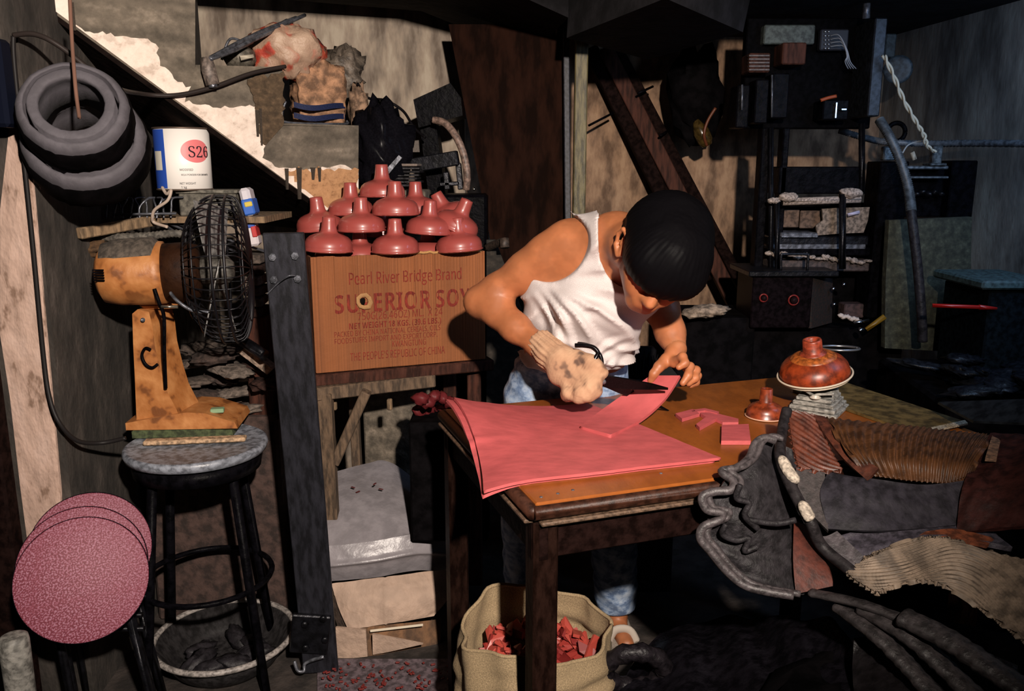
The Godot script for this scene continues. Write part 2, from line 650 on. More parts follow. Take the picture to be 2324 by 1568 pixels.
func ragged(px: Array, amp: float, step := 9.0) -> Array:   # an outline with torn edges
	var out := []
	for i in px.size():
		var a := Vector2(px[i][0], px[i][1])
		var b := Vector2(px[(i + 1) % px.size()][0], px[(i + 1) % px.size()][1])
		var keep: bool = px[i].size() > 2
		var n := 1 if keep else maxi(1, int(a.distance_to(b) / step))
		var nn := (b - a).normalized().orthogonal()
		for k in n:
			var p := a.lerp(b, float(k) / n)
			if k > 0:
				p += nn * amp * (nz.get_noise_2d(p.x * 9.0, p.y * 9.0) * 2.0)
			out.append([p.x, p.y])
	return out

func staircase() -> void:
	SO = at(815, 250, 2.85)
	var s1 := at(90, 0, 2.2)
	var dir := Vector3(s1.x - SO.x, 0, s1.z - SO.z).normalized()
	SN = Vector3(-dir.z, 0, dir.x)
	if SN.z < 0.0:
		SN = -SN
	var back := -SN * 0.62
	var st := flat()
	var prof := [[70, -8], [735, 474], [770, 500], [812, 520], [814, 289], [642, 285], [641, 157], [443, 152], [443, -2], [225, -9], [225, -180], [-120, -180], [-120, -145]]
	prism(st, poly_at(prof), back)
	var flight := struct("staircase", st, M.cement)
	# risers and treads are part of the poured flight; its painted face, soffit and drips are laid on it
	st = flat()
	prism(st, poly_at(ragged([[84, -4, 1], [735, 474, 1], [812, 520, 1], [812, 384], [760, 376], [700, 384], [622, 378], [594, 358], [600, 318], [584, 238], [500, 246], [418, 232], [432, 196], [402, 186], [382, 160], [362, 150], [352, 100], [334, 88], [212, 76], [166, 54], [152, -4]], 5.0), 0.004), -SN * 0.006)
	struct("whitewash", st, M.wash, flight)
	st = flat()
	prism(st, poly_at(ragged([[640, 384], [812, 384], [812, 516, 1], [740, 470, 1], [690, 430]], 7.0), 0.0055), -SN * 0.004)
	struct("stained_plaster", st, mat("c8a27c", 0.95, T.wash, 5.0, 0.8), flight)
	st = flat()
	for d in [[648, 382, 650, 430, 4], [676, 380, 678, 452, 6], [708, 380, 708, 408, 5], [722, 380, 723, 412, 4], [581, 250, 583, 310, 4], [588, 246, 592, 330, 3], [160, 6, 168, 70, 5]]:
		prism(st, poly_at([[d[0] - d[4], d[1]], [d[0] + d[4], d[1]], [d[2] + d[4] * 0.5, d[3]], [d[2] - d[4] * 0.5, d[3]]], 0.008), -SN * 0.006)
	struct("drip_stain", st, mat("41372e", 0.95, T.fine, 9.0), flight)
	st = flat()
	prism(st, poly_at(ragged([[641, 162], [641, 284, 1], [600, 330], [584, 300], [578, 236], [560, 180]], 6.0), 0.006), -SN * 0.004)
	struct("plaster_patch", st, mat("c9b49c", 0.95, T.cement, 7.0, 0.9), flight)
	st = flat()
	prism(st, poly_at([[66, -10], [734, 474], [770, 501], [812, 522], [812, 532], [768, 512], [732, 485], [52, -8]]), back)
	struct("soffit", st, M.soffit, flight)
	# treads with their worn nosings
	for q in [[444, 642, 152, 157], [642, 814, 284, 289]]:
		st = flat()
		prism(st, [sp(q[0], q[2]), sp(q[1], q[3]), sp(q[1], q[3]) + back, sp(q[0], q[2]) + back], Vector3(0, 0.006, 0))
		struct("tread", st, M.cement, flight)
	# ---- what lies on the steps
	var n := SN
	var t := thing("folded_umbrella", "old folded umbrella with bare grey ribs and a tube handle lying on the upper step", "umbrella", sp(455, 190))
	st = sm()
	for k in 7:
		var a := sp(457, 138) + n * (0.03 + 0.004 * k)
		var b := sq(692 - k * 20, 34 + k * 10 - (k % 3) * 4, 0.12 - 0.012 * k)
		tube(st, curve([a, a.lerp(b, 0.5) + Vector3(0, 0.008 * sin(k * 2.0), 0), b], 5), 0.006, 6)
	obj("rib", st, M.grey_steel, t)
	st = sm()
	tube(st, [sp(456, 134) + n * 0.035, sp(459, 160) + n * 0.04, sp(467, 195) + n * 0.045], [0.016, 0.02, 0.019], 14)
	obj("handle", st, mat("80726a", 0.6, T.grime, 8.0), t)
	st = sm()
	rod(st, sp(466, 190) + n * 0.045, sp(468, 201) + n * 0.045, 0.012, 12)
	obj("end_cap", st, M.grey_steel, t)
	t = thing("tin_kettle", "small dented grey kettle on the upper step beside the red and white bag", "kettle", sq(545, 152, 0.15))
	st = sm()
	lathe(st, [Vector2(0.0, 0), Vector2(0.035, 0), Vector2(0.045, 0.02), Vector2(0.042, 0.045), Vector2(0.025, 0.06), Vector2(0.0, 0.064)], Transform3D(Basis(), sq(545, 152, 0.1)), 20, 0.3)
	obj("body", st, mat("7c7468", 0.5, T.grime, 10.0, 0.5, 0.3), t)
	st = sm()
	tube(st, [sq(545, 132, 0.04), sq(575, 127, 0.03)], [0.008, 0.005], 8)
	obj("spout", st, mat("b9ae9c", 0.5), t)
	st = sm()
	var c0 := sq(545, 130, 0.09)
	tube(st, curve([c0 + Vector3(-0.05, -0.01, 0.02), c0 + Vector3(-0.02, 0.05, 0.02), c0 + Vector3(0.03, 0.035, 0.02)], 6), 0.004, 6)
	obj("handle", st, M.grey_steel, t)
	# bags
	st = sm()
	lump(st, Transform3D(Basis(Vector3.UP, 0.4) * Basis.from_scale(Vector3(0.125, 0.09, 0.1)), sq(650, 116, 0.12)), 0.22, 1.0, 36, 1.0)
	var bag := obj("printed_bag", st, mat("ffffff", 0.55, noise_tex(0.011, 3, [[0.3, "9a2a22"], [0.42, "b04632"], [0.5, "9c7c68"], [0.85, "b89c86"]], 256, 0.0, FastNoiseLite.TYPE_SIMPLEX_SMOOTH, 17), 2.4, 0.8))
	tag(bag, "crumpled white and red printed bag heaped on the upper step", "bag")
	t = thing("brown_paper_bag", "crumpled brown paper sack with dark blue bands standing on the lower step", "bag", sq(715, 285, 0.1))
	st = sm()
	var bb := Basis(Vector3.UP, 0.55)
	lump(st, Transform3D(bb * Basis.from_scale(Vector3(0.098, 0.118, 0.07)), sq(722, 218, 0.11)), 0.2, 1.3, 40, 4.0, 0.7)
	obj("sack_body", st, mat("b98a68", 0.8, T.blotch, 4.0, 1.2), t)
	st = sm()
	for yy in [[228, 240], [252, 266]]:
		var pts := []
		for k in 11:
			pts.append(sq(668 + k * 11.5, yy[0] + 3.0 + 5.0 * sin(k * 0.5) + k * 0.8, 0.026 + 0.0009 * pow(k - 5.0, 2.0)))
		for k in 10:
			var lo := Vector3(0, -0.017, 0)
			quad(st, pts[k] + lo, pts[k + 1] + lo, pts[k + 1], pts[k])
			quad(st, pts[k] + lo - n * 0.004, pts[k] - n * 0.004, pts[k + 1] - n * 0.004, pts[k + 1] + lo - n * 0.004)
	obj("blue_band", st, mat("232b4e", 0.7, T.fine, 9.0), t)
	st = sm()
	lump(st, Transform3D(Basis(Vector3.UP, 0.5) * Basis.from_scale(Vector3(0.035, 0.10, 0.05)), sq(815, 255, 0.12)), 0.35, 1.6, 26, 7.0)
	tag(obj("crumpled_paper", st, mat("a08068", 0.85, T.blotch, 6.0, 1.2)), "crumpled sheet of brown paper hanging over the lower step's edge", "paper")
	st = sm()
	lump(st, Transform3D(Basis(Vector3.UP, 0.3) * Basis.from_scale(Vector3(0.085, 0.10, 0.08)), sq(776, 172, 0.28)), 0.35, 1.4, 32, 9.0)
	tag(obj("plastic_bag", st, mat("7d7064", 0.5, T.blotch, 5.0, 1.0)), "grey crumpled plastic bag slumped behind the brown paper sack", "bag")
	st = sm()
	tube(st, curve([sq(648, 230, 0.02), sq(640, 262, 0.02), sq(655, 278, 0.02), sq(780, 281, 0.03), sq(786, 274, 0.03)], 5), 0.004, 6)
	tag(obj("wire_hook", st, M.grey_steel), "bent pale wire lying on the lower step under the paper sack", "wire")
	# cables
	st = sm()
	tube(st, curve([at(30, 80, 1.98), at(80, 78, 1.98), at(140, 108, 1.99), at(250, 192, 2.05), sp(310, 213) + n * 0.02, sp(390, 217) + n * 0.02, sp(470, 200) + n * 0.03, sp(560, 168) + n * 0.03, sp(640, 152) + n * 0.02], 8), 0.006, 8)
	tag(obj("slack_cable", st, mat("2c2523", 0.5)), "slack black cable looping from the pillar across the stair flank", "cable")
	st = sm()
	tube(st, curve([at(30, 82, 1.98), at(32, 140, 1.98), at(48, 300, 1.985), at(75, 560, 1.99), at(98, 800, 1.99), at(112, 900, 1.98), at(135, 960, 1.97), at(175, 1000, 2.0), at(230, 1005, 2.05), at(285, 994, 2.06)], 8), 0.0055, 8)
	tag(obj("power_cord", st, mat("1d1a1a", 0.5)), "black power cord running down the pillar's edge to the fan's base", "cord")
	st = sm()
	tube(st, curve([sq(812, 190, 0.1), sq(835, 222, 0.2), at(875, 228, 3.1), at(915, 252, 3.1), at(940, 290, 3.05), at(965, 312, 3.0)], 6), 0.005, 7)
	tag(obj("bag_wire", st, mat("141214", 0.5)), "black wire curling from the bags on the stairs to the dark machine", "wire")

func basis_y(v: Vector3, spin := 0.0) -> Basis:
	var y := v.normalized()
	var x := y.cross(Vector3(0, 0, 1))
	if x.length() < 0.05:
		x = y.cross(Vector3(1, 0, 0))
	x = x.normalized()
	return Basis(x, y, x.cross(y)) * Basis(Vector3.UP, spin)

# ---------- left: tyres, shelf, fan, stools ----------
func left_side() -> void:
	# hanging tyres
	var ax := Vector3(0.28, 0.47, 0.83)
	var prof := [Vector2(0.060, -0.070), Vector2(0.085, -0.080), Vector2(0.106, -0.074), Vector2(0.115, -0.058), Vector2(0.1165, -0.004), Vector2(0.113, 0.016), Vector2(0.108, 0.025), Vector2(0.102, 0.0295), Vector2(0.0965, 0.0300), Vector2(0.0955, 0.028), Vector2(0.0945, -0.045), Vector2(0.0895, -0.045), Vector2(0.0885, 0.0300), Vector2(0.085, 0.0315), Vector2(0.070, 0.0315), Vector2(0.0665, 0.029), Vector2(0.0655, 0.022), Vector2(0.071, 0.006), Vector2(0.073, -0.02), Vector2(0.060, -0.070)]
	var spots := [[168, 252, 1.93, 1.0, "upper of the two grey tyres hanging on the pillar, with a concentric groove"], [192, 318, 2.015, 1.17, "lower, larger grey tyre hanging behind the upper one, its tread coloured dark as shadow"]]
	for s in spots:
		var c := at(s[0], s[1], s[2])
		var t := thing("tyre", s[4], "tyre", c, "tyres hanging on the pillar")
		var st := sm()
		lathe(st, prof, Transform3D(basis_y(ax).scaled(Vector3.ONE * s[3]), c), 64, 0.02)
		obj("casing", st, M.tyre, t)
		st = sm()
		lathe(st, [Vector2(0.1150, -0.066), Vector2(0.1185, -0.060), Vector2(0.1200, -0.030), Vector2(0.1185, 0.0), Vector2(0.1150, 0.006)], Transform3D(basis_y(ax).scaled(Vector3.ONE * s[3]), c), 64, 0.03)
		obj("tread", st, M.dark, t)  # coloured far darker than the casing to paint in its shadow
	var st := sm()
	tube(st, curve([at(158, -10, 1.9), at(163, 90, 1.9), at(168, 160, 1.86), at(173, 215, 1.84), at(180, 268, 1.86)], 6), 0.004, 7)
	tag(obj("hanging_rope", st, mat("6a4a3c", 0.9)), "thin brown rope on which the two tyres hang", "rope")
	st = flat()
	box(st, at(5, 190, 1.95), Vector3(0.035, 0.19, 0.05), Basis(), 0.008)
	tag(obj("wall_box", st, mat("10131f", 0.25)), "dark blue glossy box at the picture's edge beside the tyres", "box")
	# shelf
	var hs := 1.285
	st = flat()
	var f0 := at(338, 484, 2.4)
	var f1 := at(600, 490, 2.4)
	f0.y = hs
	f1.y = hs
	var sh := thing("shelf", "rough wooden shelf board behind the fan carrying the milk tin", "shelf", f0)
	prism(st, [f0, f1, f1 + Vector3(0, 0, -0.3), f0 + Vector3(-0.05, 0, -0.3)], Vector3(0, -0.018, 0))
	obj("board", st, M.wood, sh)
	st = flat()
	beam(st, f0 + Vector3(0.02, -0.009, -0.01), at(178, 530, 2.2), 0.02, 0.03, Vector3.UP)
	obj("side_arm", st, M.wood, sh)
	st = sm()
	for k in 3:
		rod(st, f0 + Vector3(0.02 + 0.02 * k, -0.02, -0.03), f0 + Vector3(0.12 + 0.09 * k, -0.11, -0.1), 0.004, 6)
	obj("bracket_rod", st, M.grey_steel, sh)
	# grey box under the tin
	var gb := Vector3((at(412, 460, 2.46).x + at(540, 460, 2.46).x) * 0.5, hs + 0.036, -2.50)
	var t := thing("grey_box", "grey metal box on the shelf under the milk tin", "box", gb)
	st = flat()
	box(st, gb + Vector3(0, -0.004, 0), Vector3(0.165, 0.066, 0.12), Basis(), 0.004)
	obj("body", st, mat("6b665c", 0.7, T.grime, 6.0), t)
	st = flat()
	box(st, gb + Vector3(0, 0.033, 0), Vector3(0.178, 0.010, 0.13), Basis(), 0.002)
	obj("lid", st, mat("7a756a", 0.7, T.grime, 6.0), t)
	# the tin
	var tc := Vector3(at(415, 428, 2.47).x, gb.y + 0.0385, -2.49)
	t = thing("milk_tin", "white and blue milk powder tin with a pink oval, standing on the grey box", "tin", tc)
	var X := Transform3D(Basis(), tc)
	st = sm()
	var R := 0.0765
	var HT := 0.172
	lathe(st, [Vector2(0, 0), Vector2(R, 0), Vector2(R, HT), Vector2(R - 0.008, HT), Vector2(R - 0.009, HT - 0.004), Vector2(0, HT - 0.004)], X, 48)
	obj("body", st, mat("f2ece6", 0.4), t)
	for yy in [[0.0, "bottom_rim"], [HT, "top_rim"]]:
		st = sm()
		var ring := []
		for k in 49:
			ring.append(tc + Vector3(cos(TAU * k / 48), 0, sin(TAU * k / 48)) * (R + 0.0005) + Vector3.UP * yy[0])
		tube(st, ring, 0.0028, 6)
		obj(yy[1], st, mat("6a5a50", 0.45, null, 1.0, 0.0, 0.6), t)
	# toward the camera the label turns with angle: x across = R * angle
	var face := atan2(-tc.x, -tc.z) + 0.02
	var wrap := func(x: float, y: float, lift: float) -> Vector3:
		var a: float = face + x / R
		return tc + Vector3(sin(a) * (R + lift), y, cos(a) * (R + lift))
	st = sm()
	for k in 12:
		var x0 := -0.118 + 0.066 * k / 12.0
		var x1 := -0.118 + 0.066 * (k + 1) / 12.0
		quad(st, wrap.call(x0, 0.004, 0.0006), wrap.call(x1, 0.004, 0.0006), wrap.call(x1, HT - 0.004, 0.0006), wrap.call(x0, HT - 0.004, 0.0006))
	obj("blue_band", st, mat("2b4fae", 0.4), t)
	st = sm()
	for k in 6:
		var x0 := -0.098 + 0.034 * k / 6.0
		var x1 := -0.098 + 0.034 * (k + 1) / 6.0
		quad(st, wrap.call(x0, 0.055, 0.0012), wrap.call(x1, 0.055, 0.0012), wrap.call(x1, 0.108, 0.0012), wrap.call(x0, 0.108, 0.0012))
	obj("white_square", st, mat("d8d2c4", 0.5), t)
	st = sm()
	for k in 40:
		var a0 := TAU * k / 40
		var a1 := TAU * (k + 1) / 40
		for r in 5:
			var r0 := r / 5.0
			var r1 := (r + 1) / 5.0
			var p := func(a: float, q: float) -> Vector3: return wrap.call(0.036 + cos(a) * 0.043 * q, 0.108 + sin(a) * 0.032 * q, 0.0007)
			quad(st, p.call(a0, r0), p.call(a0, r1), p.call(a1, r1), p.call(a1, r0))
	obj("pink_oval", st, mat("e0787a", 0.45), t)
	var ink := mat("221c22", 0.6)
	for w in [["S26", 0.030, 0.046, 0.105, "Droid Serif", "s26_lettering"], ["SMA", 0.006, 0.036, 0.131, "Droid Serif", "small_lettering"], ["MODIFIED", 0.0055, 0.005, 0.056, "Droid Sans", "small_lettering"], ["MILK POWDER FOR INFANTS", 0.0045, 0.030, 0.042, "Droid Sans", "small_lettering"], ["NET WEIGHT", 0.0055, 0.006, 0.018, "Droid Sans", "small_lettering"], ["1 kg", 0.006, -0.005, 0.007, "Droid Sans", "small_lettering"]]:
		if w[0] == "SMA":
			continue
		st = flat()
		warp(st, words(w[0], w[1], w[4]), func(v: Vector3) -> Vector3: return wrap.call(v.x + w[2], v.y + w[3], 0.0012 + v.z))
		obj(w[5], st, ink, t)
	# packets on and below the shelf
	t = thing("blue_white_packet", "white, blue and yellow packet on the shelf's right end", "packet", at(560, 470, 2.42))
	st = flat()
	var q0 := Vector3(at(560, 458, 2.44).x, hs + 0.04, -2.46)
	box(st, q0, Vector3(0.03, 0.08, 0.07), Basis.from_euler(Vector3(0, 0.1, 0.18)), 0.008)
	obj("pack", st, mat("c9c4cc", 0.5), t)
	st = flat()
	box(st, q0 + Vector3(0.004, -0.014, 0.002), Vector3(0.033, 0.046, 0.072), Basis.from_euler(Vector3(0, 0.1, 0.18)), 0.004)
	obj("blue_label", st, mat("2d5fb8", 0.5), t)
	st = flat()
	box(st, q0 + Vector3(0.006, -0.006, 0.004), Vector3(0.022, 0.014, 0.072), Basis.from_euler(Vector3(0, 0.1, 0.18)), 0.002)
	obj("yellow_panel", st, mat("c9b24a", 0.5), t)
	st = flat()
	box(st, at(575, 530, 2.45), Vector3(0.03, 0.07, 0.05), Basis.from_euler(Vector3(0, 0.1, 0.15)), 0.006)
	t = thing("red_white_packet", "white packet with red and blue marks below the shelf's right end", "packet", at(575, 530, 2.45))
	obj("pack", st, mat("c6bcc0", 0.5), t)
	st = flat()
	box(st, at(580, 524, 2.448), Vector3(0.014, 0.032, 0.052), Basis.from_euler(Vector3(0, 0.1, 0.15)), 0.002)
	obj("red_mark", st, mat("b03030", 0.5), t)
	st = flat()
	box(st, at(572, 511, 2.448), Vector3(0.024, 0.012, 0.052), Basis.from_euler(Vector3(0, 0.1, 0.15)), 0.002)
	obj("blue_mark", st, mat("2d4fa0", 0.5), t)
	# wire rack left of the box
	st = sm()
	for k in 12:
		var x := 262.0 + k * 12.5
		var b := Vector3(at(x, 480, 2.42).x, hs - 0.002, -2.36 - 0.01 * (k % 3))
		tube(st, curve([b, b + Vector3(0.004 * sin(k * 1.7), 0.028, -0.01), b + Vector3(0.012 * sin(k * 2.3), 0.05 + 0.008 * sin(k * 3.1), -0.02), b + Vector3(0.02 * sin(k * 1.3), 0.055, -0.05)], 5), 0.0028, 6)
	rod(st, at(262, 487, 2.36), at(400, 484, 2.36), 0.004, 6)
	tag(obj("wire_rack", st, M.grey_steel), "small rack of bent wires on the shelf left of the grey box", "rack")
	st = sm()
	tube(st, curve([at(368, 425, 2.36), at(378, 440, 2.34), at(388, 432, 2.33), at(380, 455, 2.33), at(352, 475, 2.34), at(346, 492, 2.35), at(350, 505, 2.36), at(380, 515, 2.34)], 6), 0.0045, 7)
	tag(obj("white_flex", st, mat("b3a092", 0.6)), "pale flex knotted round the shelf edge below the milk tin", "cord")

	# ---- the stool that carries the fan
	var hst := 0.69
	var sc := on_level(446, 1005, hst)
	t = thing("round_stool", "black-legged stool with a worn grey round seat, carrying the fan", "stool", Vector3(sc.x, 0, sc.z))
	st = sm()
	lathe(st, [Vector2(0, -0.03), Vector2(0.16, -0.03), Vector2(0.182, -0.022), Vector2(0.187, -0.008), Vector2(0.184, 0.0), Vector2(0.178, 0.003), Vector2(0.17, 0.0), Vector2(0, 0.0)], Transform3D(Basis(), sc), 56)
	obj("seat", st, mat("8f939e", 0.4, T.grime, 5.0, 0.3), t)
	st = sm()
	lathe(st, [Vector2(0.13, -0.075), Vector2(0.165, -0.07), Vector2(0.17, -0.032), Vector2(0.13, -0.03)], Transform3D(Basis(), sc), 40)
	obj("seat_frame", st, M.black, t)
	for a in [0.55, 2.2, 3.75, 5.3]:
		var d := Vector3(cos(a), 0, sin(a))
		st = sm()
		rod(st, sc + d * 0.135 + Vector3(0, -0.06, 0), Vector3(sc.x, 0, sc.z) + d * 0.21, 0.0125, 12)
		obj("leg", st, M.black, t)
	st = sm()
	var ring := []
	for k in 41:
		ring.append(Vector3(sc.x, 0.30, sc.z) + Vector3(cos(TAU * k / 40), 0, sin(TAU * k / 40)) * 0.175)
	tube(st, ring, 0.008, 8)
	obj("foot_ring", st, M.black, t)
	# ---- things on the seat
	# ---- the fan
	var cream := mat("e6cec4", 0.5, T.fan, 3.0, 0.2)
	var base := on_level(415, 985, hst + 0.002)
	t = thing("desk_fan", "dusty cream and orange electric fan with a wire cage, on the round stool", "fan", base)
	st = flat()
	var fb := on_level(300, 995, hst + 0.004)
	var fe := on_level(545, 988, hst + 0.004)
	var u := (fe - fb).normalized()
	var w2 := Vector3(-u.z, 0, u.x)
	if w2.z > 0:
		w2 = -w2
	prism(st, [fb, fb + u * 0.27, fb + u * 0.268 + Vector3(0, 0.016, 0), fb + u * 0.02 + Vector3(0, 0.03, 0), fb + Vector3(0, 0.02, 0)], w2 * 0.16)
	obj("green_base", st, mat("4c5636", 0.6, T.grime, 6.0), t)
	st = flat()
	var e1 := fb - w2 * 0.006 + Vector3(0, 0.026, 0)
	prism(st, [e1 - u * 0.012, e1 + u * 0.285 + Vector3(0, -0.004, 0), e1 + u * 0.278 + Vector3(0, 0.014, 0), e1 + u * 0.20 + Vector3(0, 0.042, 0), e1 + u * 0.15 + Vector3(0, 0.046, 0), e1 - u * 0.012 + Vector3(0, 0.02, 0)], w2 * 0.165)
	var cover := obj("base_cover", st, cream, t)
	st = flat()
	beam(st, fb + u * 0.05 - w2 * 0.055 + Vector3(0, 0.006, 0), fb + u * 0.315 - w2 * 0.045 + Vector3(0, 0.006, 0), 0.03, 0.012, Vector3.UP)
	var strip := obj("wood_strip", st, mat("c9a684", 0.7, T.grime, 8.0))
	tag(strip, "pale wooden strip lying on the stool in front of the fan's base", "strip")
	st = flat()
	box(st, fb + u * 0.225 + w2 * 0.03 + Vector3(0, 0.066, 0), Vector3(0.036, 0.012, 0.024), Basis(Vector3.UP, 0.2), 0.002)
	obj("push_button", st, mat("7f9a78", 0.5), cover)
	# neck column
	st = flat()
	var n0 := at(348, 965, 2.26)
	var colp := []
	for p in [[310, 962], [306, 860], [302, 780], [300, 712], [312, 702], [338, 708], [346, 740], [352, 790], [366, 845], [380, 890], [402, 932], [412, 962]]:
		colp.append(at(p[0], p[1], 2.2))
	prism(st, colp, Vector3(0.02, 0, -0.1))
	var neck := obj("neck", st, cream, t)
	st = sm()
	tube(st, curve([at(342, 794, 2.19), at(330, 790, 2.19), at(322, 806, 2.188), at(330, 826, 2.186), at(345, 834, 2.186), at(358, 826, 2.19)], 5), 0.004, 6)
	obj("hook", st, M.black, neck)
	st = sm()
	rod(st, at(324, 726, 2.2), at(324, 726, 2.19), 0.006, 12)
	obj("screw", st, M.grey_steel, neck)
	# motor: axis to the right, a little away from us
	var axf := Vector3(0.975, 0.02, -0.22).normalized()
	var mo := at(375, 618, 2.2)
	var mb := basis_y(axf)
	st = sm()
	lathe(st, [Vector2(0, -0.165), Vector2(0.05, -0.163), Vector2(0.072, -0.15), Vector2(0.081, -0.11), Vector2(0.084, -0.02), Vector2(0.082, 0.0), Vector2(0, 0.0)], Transform3D(mb.scaled(Vector3.ONE), mo), 36)
	var housing := obj("motor_housing", st, cream, t)
	st = sm()
	lathe(st, [Vector2(0.04, -0.155), Vector2(0.06, -0.148), Vector2(0.070, -0.11), Vector2(0.0725, -0.02), Vector2(0.06, -0.01)], Transform3D(mb, mo + Vector3(0, 0.022, 0)), 36)
	var capm := obj("dusty_top", st, mat("5b5148", 0.9, T.grime, 8.0, 0.6), t)
	capm.scale = Vector3(1, 1, 1)
	st = sm()
	lathe(st, [Vector2(0, 0.0), Vector2(0.076, 0.0), Vector2(0.078, 0.05), Vector2(0.07, 0.085), Vector2(0.03, 0.09), Vector2(0, 0.09)], Transform3D(mb, mo), 32)
	obj("front_housing", st, mat("3a2c24", 0.7, T.fan, 5.0, 0.5), t)
	for k in 5:
		st = flat()
		box(st, mo + axf * (-0.125) + Vector3(0.0, 0.022 - 0.0065 * k, 0.0845), Vector3(0.028, 0.0035, 0.004), Basis(), 0.0005)
		obj("vent_slot", st, M.black, housing)
	st = flat()
	box(st, at(347, 690, 2.2) + Vector3(0, 0, -0.06), Vector3(0.10, 0.035, 0.09), Basis(Vector3.UP, 0.1), 0.01)
	obj("tilt_bracket", st, cream, t)
	st = sm()
	rod(st, at(366, 696, 2.12), at(404, 696, 2.12), 0.004, 10)
	obj("tilt_screw", st, mat("c8c0b0", 0.25, null, 1.0, 0.0, 0.9), t)
	st = sm()
	tube(st, curve([at(386, 664, 2.11), at(405, 685, 2.1), at(438, 705, 2.1), at(476, 708, 2.1)], 6), 0.0045, 8)
	obj("guard_arm", st, M.grey_steel, t)
	st = sm()
	tube(st, curve([at(350, 655, 2.12), at(362, 690, 2.12), at(372, 720, 2.13), at(373, 800, 2.14), at(376, 880, 2.18)], 6), 0.005, 8)
	obj("flex", st, M.black, t)
	# cage: one wire bent and turned round the axis
	var wire := [[0.055, 0.055], [0.085, 0.056], [0.13, 0.066], [0.172, 0.092], [0.192, 0.118], [0.197, 0.14], [0.196, 0.175], [0.185, 0.196], [0.14, 0.21], [0.08, 0.217], [0.03, 0.218]]
	var wp := []
	for q in wire:
		wp.append(Vector3(q[0], q[1], 0))
	st = sm()
	tube(st, curve(wp, 3), 0.0019, 5)
	st.generate_normals()
	var wm := st.commit()
	var dark := mat("1c1b20", 0.4, T.fine, 20.0, 0.0, 0.4)
	var co := mo
	for k in 44:
		var o := MeshInstance3D.new()
		o.mesh = wm
		o.material_override = dark
		o.name = "cage_wire"
		t.add_child(o, true)
		o.transform = Transform3D(mb * Basis(Vector3.UP, TAU * k / 44.0), co - base)
	for q in [[0.197, 0.14, 0.0038], [0.1965, 0.172, 0.0038], [0.13, 0.066, 0.0024], [0.172, 0.092, 0.0024], [0.14, 0.21, 0.0022], [0.055, 0.055, 0.003]]:
		st = sm()
		ring = []
		for k in 61:
			ring.append(co + mb * Vector3(cos(TAU * k / 60) * q[0], q[1], sin(TAU * k / 60) * q[0]))
		tube(st, ring, q[2], 6)
		obj("cage_ring", st, dark, t)
	st = sm()
	lathe(st, [Vector2(0, 0.09), Vector2(0.036, 0.092), Vector2(0.036, 0.16), Vector2(0.02, 0.175), Vector2(0, 0.176)], Transform3D(mb, co), 24)
	obj("hub", st, mat("5a5650", 0.5, T.grime, 8.0), t)
	for k in 3:
		var bs := mb * Basis(Vector3.UP, 0.9 + TAU * k / 3.0)
		st = sm()
		sheet(st, func(a: float, b: float) -> Vector3: return co + bs * Vector3(0.03 + 0.145 * b, 0.13 + (a - 0.5) * 0.06 * (0.6 + b * 0.4), (a - 0.5) * (0.06 + 0.14 * sqrt(b))), 6, 8, 0.003)
		obj("blade", st, mat("8c8a88", 0.5, T.grime, 5.0), t)
	# dusty cloth hanging behind the motor and the ribbed hose over it
	st = sm()
	lump(st, Transform3D(Basis(Vector3.UP, 0.2) * Basis(Vector3(0, 0, 1), 0.3) * Basis.from_scale(Vector3(0.075, 0.024, 0.05)), at(200, 568, 2.3)), 0.3, 1.2, 26, 12.0)
	tag(obj("brown_cloth", st, mat("5f4327", 0.85, T.blotch, 6.0, 0.6)), "crumpled brown cloth behind the fan's motor", "cloth")
	st = sm()
	var hp := curve([at(205, 540, 2.32), at(270, 538, 2.3), at(340, 535, 2.3), at(400, 530, 2.3), at(450, 540, 2.32)], 14)
	var hr := []
	for k in hp.size():
		hr.append(0.012 if k % 2 == 0 else 0.0095)
	tube(st, hp, hr, 10)
	tag(obj("ribbed_hose", st, mat("6a645c", 0.7, T.grime, 9.0)), "grey ribbed hose lying above the fan's motor", "hose")
	# ---- heap of offcuts behind the fan
	var heap := [mat("5d5048", 0.9, T.grime, 7.0, 0.8), mat("453630", 0.9, T.grime, 7.0, 0.8), mat("74675e", 0.9, T.grime, 7.0, 0.8), mat("3a2722", 0.9, T.grime, 7.0, 0.8)]
	for k in 22:
		st = sm()
		var row := k / 4
		var c := at(400 + (k % 4) * 62 + (row % 2) * 24, 958 - row * 30, 2.5 - 0.02 * row) + Vector3(0, 0, -0.06 * ((k * 7) % 3))
		lump(st, Transform3D(Basis.from_euler(Vector3(0.1 * sin(k * 1.9), 0.5 * sin(k * 2.7), 0.16 * sin(k * 1.3))) * Basis.from_scale(Vector3(0.075 + 0.02 * sin(k * 3.3), 0.017 + 0.005 * sin(k), 0.06)), c), 0.3, 1.5, 22, k * 3.0, 0.4)
		tag(obj("rubber_offcut", st, heap[k % 4]), "dusty grey-brown rubber offcut in the heap behind the fan", "offcut", "offcuts heaped behind the fan")
	st = flat()
	box(st, Vector3(at(495, 1000, 2.5).x, 0.34, -2.58), Vector3(0.42, 0.68, 0.3), Basis(), 0.01)
	tag(obj("brown_crate", st, mat("4a3731", 0.85, T.grime, 3.0, 0.4)), "dim brown crate under the heap of offcuts behind the fan stool", "crate")
	st = flat()
	prism(st, [at(540, 800, 2.38), at(556, 790, 2.38), at(618, 838, 2.36), at(606, 850, 2.36)], Vector3(0, 0, -0.05))
	tag(obj("torn_board", st, mat("9a8474", 0.9, T.grime, 8.0, 0.8)), "torn pale board edge leaning on the offcut heap right of the fan", "board")
	st = sm()
	tube(st, [at(545, 770, 2.36), at(600, 806, 2.3)], 0.016, 14)
